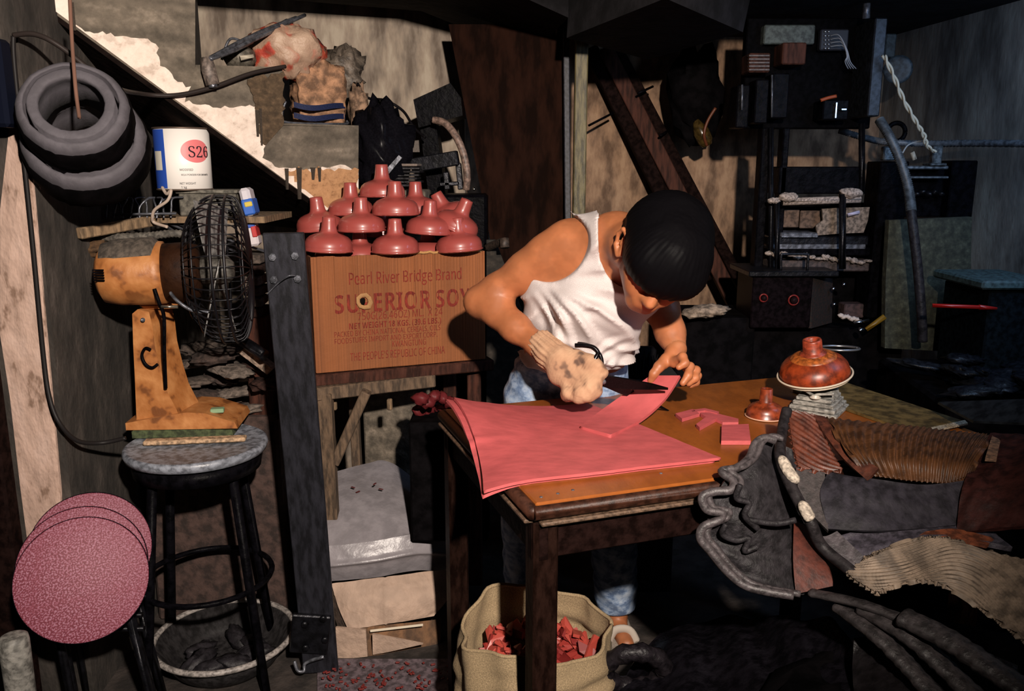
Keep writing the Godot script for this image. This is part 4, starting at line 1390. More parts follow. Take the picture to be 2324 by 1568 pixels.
func bench() -> void:
	TA = on_level(1212, 1146, HT)
	TX = Vector3(0.944, 0, -0.33).normalized()
	TZ = Vector3(-0.33, 0, -0.944).normalized()
	var Wd := 1.13
	var Dp := 0.66
	var B := Basis(TX, Vector3.UP, -TZ)
	var ctr := TA + TX * Wd * 0.5 + TZ * Dp * 0.5
	var t := thing("work_table", "wooden work table with a worn orange-brown top and dark legs", "table", Vector3(ctr.x, 0, ctr.z))
	var st := flat()
	box(st, ctr - Vector3.UP * 0.006, Vector3(Wd - 0.012, 0.012, Dp - 0.012), B, 0.003)
	var topm := mat("8c4c1c", 0.36, T.soft, Vector3(3, 3, 1.2), 0.1)
	obj("top_panel", st, topm, t)
	# rounded nosing: a strip round the edge of the top
	for q in [[0, 0, 1, 0], [0, 0, 0, 1], [1, 0, 1, 1], [0, 1, 1, 1]]:
		st = sm()
		var a: Vector3 = TA + TX * Wd * q[0] + TZ * Dp * q[1] - Vector3.UP * 0.017
		var b: Vector3 = TA + TX * Wd * q[2] + TZ * Dp * q[3] - Vector3.UP * 0.017
		tube(st, [a, b], 0.0135, 12)
		obj("edge_moulding", st, mat("3e241a", 0.45, T.grime, Vector3(5, 5, 5), 0.2), t)
		st = flat()
		var dirn := (b - a).normalized()
		beam(st, a + dirn * 0.01 + Vector3.DOWN * 0.019, b - dirn * 0.01 + Vector3.DOWN * 0.019, 0.008, 0.030, dirn.cross(Vector3.UP))
		obj("edge_batten", st, mat("6a5444", 0.45, T.grime, 8.0, 0.4), t)
		st = flat()
		var inn := (ctr - (a + b) * 0.5)
		inn.y = 0
		inn = inn.normalized() * 0.02
		beam(st, a + inn + Vector3.DOWN * 0.055, b + inn + Vector3.DOWN * 0.055, 0.022, 0.085, Vector3.UP)
		obj("apron", st, mat("1c100e", 0.55, T.grime, 4.0, 0.3), t)
	for q in [[0, 0], [1, 0], [0, 1], [1, 1]]:
		st = flat()
		var c: Vector3 = TA + TX * (0.026 + (Wd - 0.052) * q[0]) + TZ * (0.026 + (Dp - 0.052) * q[1])
		box(st, Vector3(c.x, (HT - 0.035) * 0.5, c.z), Vector3(0.05, HT - 0.035, 0.05), B, 0.005)
		obj("leg", st, mat("20130f", 0.45, T.grime, Vector3(6, 2, 6), 0.3), t)
	for q in [[1228, 1128], [1266, 1120], [1300, 1112], [1500, 1074]]:
		st = sm()
		var c := on_level(q[0], q[1], HT)
		lathe(st, [Vector2(0.004, -0.001), Vector2(0.003, 0.001), Vector2(0, 0.0015)], Transform3D(Basis(), c), 10)
		obj("nail", st, M.grey_steel, t)
	# greenish board on the far right of the table
	st = flat()
	var b0 := on_level(1915, 866, HT + 0.008)
	var b1 := on_level(2196, 958, HT + 0.008)
	var b2 := on_level(2070, 978, HT + 0.008)
	var b3 := on_level(1800, 884, HT + 0.008)
	prism(st, [b0, b1, b2, b3], Vector3(0, -0.007, 0))
	tag(obj("green_board", st, mat("6f5a34", 0.4, T.grime, 3.0, 0.2)), "thin olive-brown board on the table's far right corner", "board")
	st = flat()
	prism(st, [on_level(2070, 979, HT + 0.012), on_level(2190, 953, HT + 0.012), on_level(2197, 960, HT + 0.012), on_level(2078, 986, HT + 0.012)], Vector3(0, -0.004, 0))
	tag(obj("paper_edge", st, mat("b8a890", 0.8, T.grime, 20.0)), "worn pale strip of card along the olive board's near edge", "card")

	# ---- pink rubber sheets
	var pk := mat("ba5456", 0.6, noise_tex(0.02, 5, [[0.2, 0.9], [0.6, 0.97], [0.8, 1.0]], 256), Vector3(2.0, 2.0, 4.0), 0.12)
	pk.rim_enabled = false
	var y := HT + 0.013
	var mk := func(c1: Vector3, c2: Vector3, c3: Vector3, c4: Vector3, lift: float, side: float) -> Callable:
		return func(u: float, v: float) -> Vector3:
			var p := c1.lerp(c2, u).lerp(c4.lerp(c3, u), v)
			var curl := pow(1.0 - u, 2.2) * smoothstep(0.25, 1.0, v)
			p.y = c1.y + lift * curl - side * pow(maxf(0.0, 0.22 - u) / 0.22, 2.0) * (1.0 - smoothstep(0.3, 0.9, v)) * 0.02
			p.y += 0.0016 * nz.get_noise_2d(u * 120.0, v * 120.0) + 0.0035 * exp(-pow((v - 0.55 + 0.1 * u) / 0.03, 2.0)) * exp(-pow(u / 0.2, 2.0))
			p += Vector3(0.02, 0, 0) * sin(PI * v) * pow(1.0 - u, 3.0)
			return p
	st = sm()
	var s1 := on_level(1097, 1100, y)
	var s2 := on_level(1636, 1038, y)
	var s3 := on_level(1332, 914, y)
	var s4 := at(1030, 901, 1.93)
	sheet(st, mk.call(s1, s2, s3, Vector3(s4.x, y, s4.z), s4.y - y, 0.6), 60, 60, 0.006)
	tag(obj("pink_sheet", st, pk), "large square sheet of pink rubber on the table, its far left corner curling up", "sheet")
	st = sm()
	y = HT + 0.0065
	s1 = on_level(1093, 1104, y)
	s2 = on_level(1622, 1044, y)
	s3 = on_level(1325, 917, y)
	s4 = at(1012, 905, 1.925)
	sheet(st, mk.call(s1, s2, s3, Vector3(s4.x, y, s4.z), s4.y - y, 1.0), 60, 60, 0.006)
	tag(obj("pink_sheet", st, pk), "second pink rubber sheet under the top one, its edges peeping out at left and front", "sheet")
	# ---- the strip being cut
	st = sm()
	var lf := [on_level(1316, 967, HT + 0.021), at(1372, 925, 1.95), at(1432, 883, 1.965), at(1476, 852, 1.985)]
	var rt := [on_level(1386, 986, HT + 0.021), at(1452, 953, 1.88), at(1508, 906, 1.915), at(1543, 852, 1.945)]
	sheet(st, func(u: float, v: float) -> Vector3:
		var s := v * 3.0
		var i := mini(int(s), 2)
		var a: Vector3 = lf[i].cubic_interpolate(lf[i + 1], lf[maxi(i - 1, 0)], lf[mini(i + 2, 3)], s - i)
		var b: Vector3 = rt[i].cubic_interpolate(rt[i + 1], rt[maxi(i - 1, 0)], rt[mini(i + 2, 3)], s - i)
		return a.lerp(b, u), 8, 40, 0.0085)
	tag(obj("pink_strip", st, pk), "narrow pink rubber strip held up in the worker's hand and being cut", "strip")
	# ---- offcuts
	var off := [[[[1533, 938], [1572, 928], [1588, 938], [1548, 950]], 0.009, "small pink offcut farthest left of the group on the bare table top"], [[[1568, 930], [1600, 926], [1632, 934], [1628, 938], [1600, 931], [1572, 936]], 0.009, "thin curved pink offcut lying at the back of the offcut group"], [[[1590, 936], [1620, 936], [1676, 950], [1676, 958], [1640, 958]], 0.007, "long pink offcut in the middle of the offcut group, under the bent one"], [[[1580, 962], [1602, 946], [1590, 938], [1602, 936], [1628, 948], [1588, 970]], 0.009, "bent V-shaped pink offcut at the front of the offcut group"], [[[1638, 964], [1699, 962], [1704, 1000], [1637, 1000]], 0.010, "square pink offcut nearest the patched rubber sheets"]]
	for q in off:
		st = flat()
		var pl := []
		for p in q[0]:
			pl.append(on_level(p[0], p[1], HT + q[1]))
		prism(st, pl, Vector3(0, -q[1] + 0.0005, 0))
		tag(obj("pink_offcut", st, pk), q[2], "offcut", "pink offcuts on the table")
	# ---- brown plunger on the table
	var brown := mat("8f3c1e", 0.35, T.grime, 6.0)
	brown.clearcoat_enabled = true
	brown.clearcoat = 0.3
	brown.clearcoat_roughness = 0.3
	var p0 := on_level(1736, 946, HT)
	var pr := [Vector2(0.0, 0.0005), Vector2(0.046, 0.0005), Vector2(0.048, 0.003), Vector2(0.0455, 0.006), Vector2(0.0445, 0.016), Vector2(0.041, 0.025), Vector2(0.034, 0.031), Vector2(0.026, 0.034), Vector2(0.0245, 0.036), Vector2(0.020, 0.037), Vector2(0.016, 0.040), Vector2(0.0145, 0.072), Vector2(0.011, 0.073), Vector2(0.009, 0.065), Vector2(0, 0.064)]
	t = thing("brown_plunger", "small brown rubber plunger standing on the table left of the scale", "plunger", p0)
	st = sm()
	lathe(st, pr, Transform3D(Basis(), p0), 40)
	obj("cup", st, brown, t)
	st = sm()
	var ring := []
	for k in 41:
		ring.append(p0 + Vector3(cos(TAU * k / 40), 0, sin(TAU * k / 40)) * 0.047 + Vector3.UP * 0.003)
	tube(st, ring, 0.0018, 6)
	obj("rim", st, mat("c89a80", 0.5), t)
	# ---- scale with a large plunger in its pan
	var sb := on_level(1862, 936, HT)
	t = thing("kitchen_scale", "white stepped weighing scale on the table under the big brown plunger", "scale", sb)
	var wm := mat("a8a49c", 0.5, T.grime, 8.0, 0.2)
	var bs := Basis(Vector3.UP, -0.6)
	for k in 4:
		st = flat()
		box(st, sb + Vector3(0, 0.0055 + 0.0108 * k, -0.02), Vector3(0.122 - 0.012 * k, 0.0098, 0.135 - 0.012 * k), bs, 0.002)
		obj("stepped_base", st, wm, t)
	st = flat()
	prism(st, [sb + bs * Vector3(-0.034, 0.043, 0.01), sb + bs * Vector3(0.034, 0.043, 0.01), sb + bs * Vector3(0.024, 0.056, -0.01), sb + bs * Vector3(-0.024, 0.056, -0.01)], bs * Vector3(0, 0, -0.05))
	var shell := obj("housing", st, wm, t)
	st = sm()
	lathe(st, [Vector2(0.006, 0.0), Vector2(0.013, 0.001), Vector2(0.014, 0.004), Vector2(0.010, 0.007), Vector2(0.011, 0.010), Vector2(0, 0.011)], Transform3D(bs, sb + bs * Vector3(-0.008, 0.042, 0.030)), 20)
	obj("knob", st, mat("bdb4a8", 0.4), shell)
	st = sm()
	tube(st, curve([sb + bs * Vector3(-0.04, 0.062, 0.03), sb + bs * Vector3(-0.012, 0.052, 0.036), sb + bs * Vector3(0.0, 0.055, 0.036), sb + bs * Vector3(0.036, 0.060, 0.03)], 6), 0.0035, 8)
	obj("pointer_arm", st, wm, t)
	st = sm()
	rod(st, sb + Vector3(0, 0.045, -0.03), sb + Vector3(0.0, 0.064, -0.03), 0.014, 16)
	obj("column", st, M.blacksteel, t)
	var tilt := Basis(Vector3(0, 0, 1), 0.19) * Basis(Vector3(1, 0, 0), 0.12)
	var pc := at(1849, 850, 2.06)
	st = sm()
	lathe(st, [Vector2(0.0, -0.035), Vector2(0.03, -0.034), Vector2(0.065, -0.018), Vector2(0.088, 0.0), Vector2(0.0905, 0.001), Vector2(0.0905, 0.0035), Vector2(0.087, 0.003), Vector2(0.06, -0.014), Vector2(0.0, -0.028)], Transform3D(tilt, pc), 48)
	obj("pan", st, mat("2a2624", 0.5, T.grime, 6.0), t)
	for q in [[0.0905, 0.002], [0.084, -0.006]]:
		st = sm()
		ring = []
		for k in 61:
			ring.append(pc + tilt * (Vector3(cos(TAU * k / 60), 0, sin(TAU * k / 60)) * q[0] + Vector3.UP * q[1]))
		tube(st, ring, 0.0026, 7)
		obj("pan_rim", st, mat("c9b9a4", 0.4), t)
	t = thing("large_plunger", "large orange-brown rubber plunger with a hollow neck, lying in the scale pan", "plunger", pc)
	st = sm()
	lathe(st, [Vector2(0.0, -0.002), Vector2(0.084, -0.002), Vector2(0.086, 0.002), Vector2(0.0855, 0.012), Vector2(0.081, 0.027), Vector2(0.071, 0.039), Vector2(0.058, 0.046), Vector2(0.0565, 0.047)], Transform3D(tilt, pc), 56)
	obj("cup", st, mat("9a3c1a", 0.38, T.grime, 5.0), t)
	st = sm()
	lathe(st, [Vector2(0.0565, 0.0465), Vector2(0.055, 0.050), Vector2(0.046, 0.055), Vector2(0.036, 0.058), Vector2(0.033, 0.058)], Transform3D(tilt, pc), 48)
	obj("shoulder_ring", st, mat("b8622a", 0.4, T.grime, 9.0), t)
	st = sm()
	lathe(st, [Vector2(0.033, 0.057), Vector2(0.032, 0.060), Vector2(0.0275, 0.062), Vector2(0.024, 0.066), Vector2(0.0235, 0.092), Vector2(0.022, 0.096), Vector2(0.017, 0.0965), Vector2(0.014, 0.090), Vector2(0.013, 0.07), Vector2(0, 0.069)], Transform3D(tilt, pc), 40)
	obj("neck", st, mat("a4442a", 0.42, T.grime, 6.0), t)
	st = sm()
	ring = []
	var dk := at(1905, 790, 2.35)
	for k in 41:
		ring.append(dk + Vector3(cos(TAU * k / 40) * 0.055, 0.004 * sin(TAU * k / 40), sin(TAU * k / 40) * 0.05))
	tube(st, ring, 0.0035, 7)
	tag(obj("steel_hoop", st, mat("9a9a9e", 0.3, null, 1.0, 0.0, 0.8)), "thin bright steel hoop just behind the large plunger", "hoop")
	st = flat()
	rod(st, at(1905, 796, 2.35), Vector3(dk.x, HT, -2.33), 0.006, 8)
	tag(obj("hoop_stand", st, M.black), "thin black stand under the steel hoop behind the scale", "stand")
	# ---- scissors
	scissors()

func scissors() -> void:
	var piv := at(1368, 862, 1.905)
	var t := thing("scissors", "big black tailor's scissors in the gloved hand, cutting the pink strip", "scissors", piv)
	var tip := at(1516, 881, 1.895)
	var m := mat("1a171a", 0.22, T.fine, 9.0, 0.0, 0.7)
	var d := (tip - piv).normalized()
	var up := Vector3(0, 1, 0.45)
	up = (up - d * up.dot(d)).normalized()
	var n := d.cross(up)
	var L := piv.distance_to(tip)
	var st := flat()
	prism(st, [piv - d * 0.018 + up * 0.010, piv + d * 0.01 + up * 0.016, piv + d * L * 0.4 + up * 0.014, piv + d * L * 0.75 + up * 0.009, tip + up * 0.002, tip - up * 0.001, piv + d * L * 0.5 - up * 0.013, piv + d * 0.01 - up * 0.018, piv - d * 0.018 - up * 0.012], n * 0.005)
	obj("upper_blade", st, m, t)
	st = flat()
	var tip2 := at(1522, 936, 2.03)
	var d2 := (tip2 - piv).normalized()
	var u2 := (up - d2 * up.dot(d2)).normalized()
	prism(st, [piv - d2 * 0.018 + u2 * 0.010 - n * 0.006, piv + d2 * 0.01 + u2 * 0.012 - n * 0.006, tip2 - n * 0.006, piv + d2 * 0.07 - u2 * 0.014 - n * 0.006, piv - d2 * 0.018 - u2 * 0.016 - n * 0.006], n * 0.005)
	obj("lower_blade", st, m, t)
	st = sm()
	lathe(st, [Vector2(0.008, 0), Vector2(0.008, 0.003), Vector2(0.004, 0.005), Vector2(0, 0.005)], Transform3D(basis_y(-n if n.z < 0 else n), piv + (n * 0.006 if n.z > 0 else Vector3.ZERO)), 16)
	obj("pivot_screw", st, M.grey_steel, t)
	st = sm()
	var lp := curve([piv - d * 0.01, at(1352, 848, 1.9), at(1342, 832, 1.895), at(1352, 812, 1.9), at(1357, 800, 1.905), at(1346, 788, 1.91), at(1325, 784, 1.915), at(1305, 784, 1.92)], 6)
	tube(st, lp, 0.0055, 10)
	lp = curve([piv - d * 0.01 + up * 0.004, at(1366, 838, 1.9), at(1364, 812, 1.905), at(1354, 796, 1.91), at(1336, 784, 1.915), at(1312, 780, 1.93)], 6)
	tube(st, lp, 0.005, 10)
	obj("thumb_loop", st, m, t)
	st = sm()
	lp = curve([piv - d * 0.012, at(1352, 874, 1.9), at(1348, 900, 1.895), at(1330, 908, 1.905), at(1305, 900, 1.925), at(1300, 880, 1.94), at(1330, 866, 1.925), piv - d * 0.014 - n * 0.003], 6)
	tube(st, lp, 0.0055, 10)
	obj("finger_loop", st, m, t)

# ---------- the worker ----------
func chain(bones: Array, pts: Array, r: Array) -> void:
	for i in pts.size() - 1:
		bones.append([pts[i], pts[i + 1], r[i], r[i + 1]])

func worker() -> void:
	var hipc := at(1285, 900, 2.30)
	var t := thing("person", "person in white tank top and pale jeans bending over the table, cutting a pink strip", "person", Vector3(hipc.x, 0, hipc.z))
	var skin := mat("ad6a44", 0.5, T.soft, 3.0, 0.05)
	skin.subsurf_scatter_enabled = true
	skin.subsurf_scatter_strength = 0.15
	# torso
	var hipL := at(1232, 905, 2.32)
	var hipR := at(1338, 905, 2.29)
	var waL := at(1270, 785, 2.25)
	var waR := at(1345, 785, 2.21)
	var chL := at(1283, 655, 2.15)
	var chR := at(1395, 655, 2.08)
	var upL := at(1318, 575, 2.09)
	var upR := at(1455, 575, 2.01)
	var neckb := at(1398, 545, 2.02)
	var shL := at(1284, 552, 2.09)
	var shR := at(1512, 560, 1.98)
	var torso := []
	torso.append([hipL, hipR, 0.095, 0.095])
	torso.append([hipL, waL, 0.095, 0.083])
	torso.append([hipR, waR, 0.095, 0.083])
	torso.append([waL, waR, 0.083, 0.083])
	torso.append([waL, chL, 0.083, 0.093])
	torso.append([waR, chR, 0.083, 0.093])
	torso.append([chL, chR, 0.093, 0.093])
	torso.append([chL, upL, 0.093, 0.075])
	torso.append([chR, upR, 0.093, 0.075])
	torso.append([upL, upR, 0.075, 0.075])
	torso.append([upL, neckb, 0.062, 0.058])
	torso.append([upR, neckb, 0.062, 0.058])
	var body := torso.duplicate()
	body.append([shL, upL, 0.048, 0.064])
	body.append([shR, upR, 0.056, 0.066])
	# trapezius up to the neck
	var headc := at(1514, 563, 1.84)
	var nk1 := at(1440, 560, 1.92)
	body.append([shL + Vector3(0.03, 0.012, 0), neckb, 0.036, 0.050])
	body.append([neckb, nk1, 0.056, 0.053])
	body.append([nk1, headc + Vector3(-0.02, -0.03, -0.03), 0.052, 0.055])
	# right arm (left in the photo), hand gloved
	var elb := at(1090, 684, 2.17)
	var wr := at(1226, 786, 2.02)
	var s2 := shL.lerp(elb, 0.45)
	chain(body, [shL, shL.lerp(elb, 0.22) + Vector3(0.0, 0.003, 0.005), s2, shL.lerp(elb, 0.8), elb], [0.048, 0.048, 0.0445, 0.0385, 0.035])
	chain(body, [elb, elb.lerp(wr, 0.28) + Vector3(0.004, 0.004, 0), elb.lerp(wr, 0.6), wr, wr.lerp(at(1290, 840, 1.96), 0.5)], [0.034, 0.037, 0.034, 0.027, 0.026])
	body.append([elb + Vector3(-0.006, -0.004, -0.006), elb + Vector3(0.002, -0.012, -0.004), 0.030, 0.028])
	# left arm
	var elr := at(1492, 668, 2.17)
	var wrr := at(1534, 792, 2.02)
	chain(body, [shR, shR.lerp(elr, 0.5), elr], [0.056, 0.046, 0.037])
	chain(body, [elr, elr.lerp(wrr, 0.3), elr.lerp(wrr, 0.7), wrr], [0.037, 0.039, 0.034, 0.0265])
	# legs
	var knL := at(1195, 1180, 2.26)
	var anL := Vector3(at(1192, 1440, 2.33).x, 0.09, -2.36)
	var knR := at(1392, 1190, 2.24)
	var anR := Vector3(at(1398, 1415, 2.35).x, 0.09, -2.38)
	chain(body, [hipL, knL, anL], [0.085, 0.052, 0.036])
	chain(body, [hipR, knR, anR], [0.085, 0.052, 0.036])
	for a in [anL, anR]:
		body.append([a + Vector3(0, -0.055, -0.02), a + Vector3(0.02, -0.065, 0.12), 0.034, 0.024])
		body.append([a, a + Vector3(0, -0.055, -0.02), 0.036, 0.034])
	# head, in its own axes: x to the worker's right, y to the crown, z to the face
	var zf := Vector3(-0.16, -0.615, 0.775).normalized()
	var yf := Vector3(0.36, 0.69, 0.62)
	yf = (yf - zf * yf.dot(zf)).normalized()
	var SC := 1.05
	var HB := Basis(zf.cross(yf) * SC, yf * SC, zf * SC)
	var HX := Transform3D(HB, headc - HB * Vector3(0, 0.035, -0.005))
	var hd := []
	var h := func(a: Vector3, b: Vector3, ra: float, rb: float) -> void: hd.append([HX * a, HX * b, ra * SC, rb * SC])
	h.call(Vector3(0, 0.035, -0.035), Vector3(0, 0.04, 0.02), 0.078, 0.072)
	h.call(Vector3(0, 0.0, -0.02), Vector3(0, -0.012, 0.028), 0.070, 0.060)
	h.call(Vector3(0.03, -0.03, 0.02), Vector3(0.012, -0.066, 0.060), 0.042, 0.026)
	h.call(Vector3(-0.03, -0.03, 0.02), Vector3(-0.012, -0.066, 0.060), 0.042, 0.026)
	h.call(Vector3(-0.008, -0.072, 0.066), Vector3(0.008, -0.072, 0.066), 0.019, 0.019)
	for s in [-1.0, 1.0]:
		h.call(Vector3(s * 0.04, -0.01, 0.048), Vector3(s * 0.028, -0.034, 0.058), 0.032, 0.028)
		h.call(Vector3(s * 0.018, 0.022, 0.078), Vector3(s * 0.044, 0.022, 0.064), 0.014, 0.014)
		h.call(Vector3(s * 0.031, 0.003, 0.072), Vector3(s * 0.034, 0.003, 0.070), 0.0125, 0.0125)
		h.call(Vector3(s * 0.010, -0.030, 0.094), Vector3(s * 0.012, -0.032, 0.090), 0.009, 0.009)
	h.call(Vector3(0, 0.014, 0.084), Vector3(0, -0.026, 0.106), 0.009, 0.0115)
	h.call(Vector3(-0.018, -0.049, 0.083), Vector3(0.018, -0.049, 0.083), 0.008, 0.008)
	h.call(Vector3(-0.006, -0.048, 0.089), Vector3(0.006, -0.048, 0.089), 0.0075, 0.0075)
	h.call(Vector3(-0.014, -0.059, 0.083), Vector3(0.014, -0.059, 0.083), 0.0085, 0.0085)
	# one continuous skin: body, head, and the bare left hand
	var full := nets(body, 0.03, 0.011)
	var st := sm()
	st = SurfaceTool.new()
	st.begin(Mesh.PRIMITIVE_TRIANGLES)
	st.append_from(full, 0, Transform3D())
	st.append_from(nets(hd, 0.014, 0.0042), 0, Transform3D())
	# ears: helix, antihelix, lobe
	var ear := []
	for s in [-1.0, 1.0]:
		var E := func(a: Vector3, b: Vector3, r: float) -> void: ear.append([HX * (Vector3(s * a.x, a.y, a.z)), HX * (Vector3(s * b.x, b.y, b.z)), r, r])
		E.call(Vector3(0.074, 0.005, 0.004), Vector3(0.091, 0.026, -0.006), 0.0046)
		E.call(Vector3(0.091, 0.026, -0.006), Vector3(0.098, 0.024, -0.020), 0.0046)
		E.call(Vector3(0.098, 0.024, -0.020), Vector3(0.100, 0.004, -0.024), 0.0046)
		E.call(Vector3(0.100, 0.004, -0.024), Vector3(0.093, -0.018, -0.016), 0.0046)
		E.call(Vector3(0.093, -0.018, -0.016), Vector3(0.082, -0.030, -0.002), 0.0068)
		E.call(Vector3(0.088, 0.014, -0.014), Vector3(0.087, -0.008, -0.012), 0.0038)
		E.call(Vector3(0.076, 0.018, -0.012), Vector3(0.076, -0.022, -0.004), 0.011)
	st.append_from(nets(ear, 0.004, 0.002), 0, Transform3D())
	st.append_from(nets(left_hand(wrr), 0.007, 0.0026), 0, Transform3D())
	put("body", st.commit(), skin, t)
	# lips
	var lips := [[HX * Vector3(-0.017, -0.0495, 0.0855), HX * Vector3(0, -0.0475, 0.0915), 0.0055, 0.007], [HX * Vector3(0, -0.0475, 0.0915), HX * Vector3(0.017, -0.0495, 0.0855), 0.007, 0.0055], [HX * Vector3(-0.013, -0.0595, 0.0865), HX * Vector3(0.013, -0.0595, 0.0865), 0.0075, 0.0075]]
	put("lips", nets(lips, 0.003, 0.002), mat("a84a38", 0.45), t)
	for s in [-1.0, 1.0]:
		var brow := []
		chain(brow, [HX * Vector3(s * 0.014, 0.029, 0.089), HX * Vector3(s * 0.032, 0.034, 0.082), HX * Vector3(s * 0.05, 0.028, 0.069)], [0.0035, 0.0035, 0.002])
		put("eyebrow", nets(brow, 0.002, 0.0015), mat("14100f", 0.8), t)
		var lash := []
		chain(lash, [HX * Vector3(s * 0.020, -0.004, 0.0815), HX * Vector3(s * 0.031, -0.007, 0.0835), HX * Vector3(s * 0.042, -0.003, 0.0775)], [0.0012, 0.0016, 0.0012])
		put("eyelashes", nets(lash, 0.001, 0.001), mat("14100f", 0.8), t)
	# hair
	var hb := []
	var g := func(a: Vector3, b: Vector3, ra: float, rb: float) -> void: hb.append([HX * a, HX * b, ra * SC, rb * SC])
	g.call(Vector3(0, 0.036, -0.040), Vector3(0, 0.042, 0.028), 0.098, 0.092)
	g.call(Vector3(0, 0.0, -0.035), Vector3(0, 0.0, -0.03), 0.090, 0.090)
	g.call(Vector3(0, -0.04, -0.045), Vector3(0, -0.03, -0.045), 0.064, 0.07)
	g.call(Vector3(-0.045, 0.045, 0.070), Vector3(0.045, 0.045, 0.070), 0.036, 0.036)
	g.call(Vector3(-0.04, 0.030, 0.088), Vector3(0.02, 0.026, 0.094), 0.018, 0.020)
	var HI := HX.affine_inverse()
	var hairf := func(p: Vector3, d: float) -> float:
		var q: Vector3 = HI * p
		var a := atan2(q.x, q.z)
		var strand := 0.0007 * sin(a * 60.0 + nz.get_noise_3dv(q * 260.0) * 9.0) + 0.003 * nz.get_noise_3dv(q * Vector3(700, 200, 700))
		d += strand
		d = maxf(d, (absf(q.x) - 0.090 - 0.012 * smoothstep(0.0, 0.06, q.y)) * SC)
		# hairline: fringe over the brow, short before the ear, lower behind it
		var hl := -0.002
		if q.z < 0.052:
			hl = lerpf(-0.002, -0.018, smoothstep(0.052, 0.03, q.z))
		if q.z < 0.016:
			hl = lerpf(-0.018, 0.024, smoothstep(0.016, 0.006, q.z))
		if q.z < -0.022:
			hl = lerpf(0.024, -0.085, smoothstep(-0.022, -0.034, q.z))
		if absf(q.x) < 0.05 and q.z < 0.0:
			hl = -0.085
		hl += 0.004 * sin(a * 23.0)
		return maxf(d, (hl - q.y) * 0.8)
	var hairm := mat("09080a", 0.5)
	put("hair", nets(hb, 0.02, 0.004, hairf), hairm, t)
	# ---- tank top
	var tk := torso.duplicate()
	tk.append([at(1245, 720, 2.15), at(1262, 800, 2.17), 0.055, 0.055])
	tk.append([at(1388, 700, 2.03), at(1372, 822, 2.1), 0.062, 0.052])
	tk.append([at(1320, 700, 2.03), at(1315, 825, 2.12), 0.06, 0.06])
	tk.append([upL, neckb, 0.062, 0.058])
	tk.append([shL.lerp(upL, 0.6), upL, 0.06, 0.064])
	tk.append([shL.lerp(neckb, 0.45) + Vector3(0, 0.018, 0), neckb, 0.046, 0.056])
	var ahc := at(1238, 536, 2.09)
	var ahd := Vector3(0.12, 0.05, 1).normalized()
	var ncc := at(1424, 536, 2.0)
	var ahR := at(1575, 590, 1.98)
	var hemp := at(1400, 832, 2.08)
	var hemn := Vector3(0.10, -1, 0.12).normalized()
	var fA := at(1262, 640, 2.02)
	var folds := []
	for q in [[1216, 668, 1258, 790, 0.009], [1228, 655, 1300, 790, 0.010], [1242, 650, 1350, 770, 0.009], [1256, 652, 1420, 735, 0.008], [1320, 850, 1424, 785, 0.009], [1340, 812, 1424, 752, 0.008], [1300, 690, 1390, 690, 0.006], [1380, 835, 1418, 800, 0.009]]:
		folds.append([at(q[0], q[1], 2.06), at(q[2], q[3], 2.06), q[4]])
	var tankf := func(p: Vector3, d: float) -> float:
		# folds fan out from the arm hole and hang across the belly
		var q := p - fA
		var r := Vector2(q.x, q.y).length()
		var an := atan2(q.y, q.x)
		var w := 0.020 * smoothstep(0.04, 0.16, r) * smoothstep(0.46, 0.2, r) * (0.5 - absf(sin(an * 6.5 + r * 5.0 + nz.get_noise_3dv(p * 130.0) * 1.2)))
		w += 0.009 * nz.get_noise_3dv(Vector3(p.x * 120.0 - p.y * 60.0, p.y * 330.0 + p.x * 120.0, p.z * 120.0))
		var low := smoothstep(1.05, 0.93, p.y)
		w += low * 0.02 * (0.5 - absf(sin(p.y * 62.0 + p.x * 26.0 + nz.get_noise_3dv(p * 140.0) * 2.5)))
		for fo in folds:
			var a2 := Vector2(fo[0].x, fo[0].y)
			var ab := Vector2(fo[1].x, fo[1].y) - a2
			var pq := Vector2(p.x, p.y) - a2
			var tt := clampf(pq.dot(ab) / ab.length_squared(), 0.0, 1.0)
			var dd := pq - ab * tt + ab.orthogonal().normalized() * 0.012 * sin(tt * 3.0)
			var e := dd.length() / 0.009
			if e < 3.0 and p.z > -2.22:
				w += fo[2] * (exp(-e * e) - 0.5 * exp(-pow(e - 1.6, 2.0))) * sin(PI * clampf(tt * 0.9 + 0.08, 0.0, 1.0))
		d -= 0.010 + low * 0.006 + w
		q = p - ahc
		q -= ahd * q.dot(ahd)
		var arm := 0.085 - Vector2(q.x, q.y * (0.76 if q.y < 0.0 else 1.0)).length()
		q = p - ncc
		var nk := 0.074 - Vector2(q.x, q.y * (0.62 if q.y < 0 else 0.5)).length()
		q = p - ahR
		var ar := 0.09 - Vector2(q.x, q.y).length()
		var hem := (p - hemp).dot(hemn) + 0.006 * sin(p.x * 40.0)
		return maxf(maxf(d, maxf(arm, nk)), maxf(ar, hem))
	var cloth := mat("ddd2d0", 0.85, T.fine, 30.0)
	put("tank_top", nets(tk, 0.035, 0.0065, tankf, 0.0), cloth, t)
	# ---- jeans
	var jn := []
	jn.append([hipL, hipR, 0.108, 0.108])
	jn.append([hipL, waL.lerp(hipL, 0.35), 0.106, 0.098])
	jn.append([hipR, waR.lerp(hipR, 0.35), 0.106, 0.098])
	chain(jn, [hipL, knL, anL + Vector3(0, 0.02, 0)], [0.102, 0.07, 0.062])
	chain(jn, [hipR, knR, anR + Vector3(0, 0.02, 0)], [0.102, 0.07, 0.066])
	jn.append([hipL.lerp(waL, 0.55), hipR.lerp(waR, 0.55), 0.096, 0.096])
	var jtop := at(1240, 826, 2.2).y
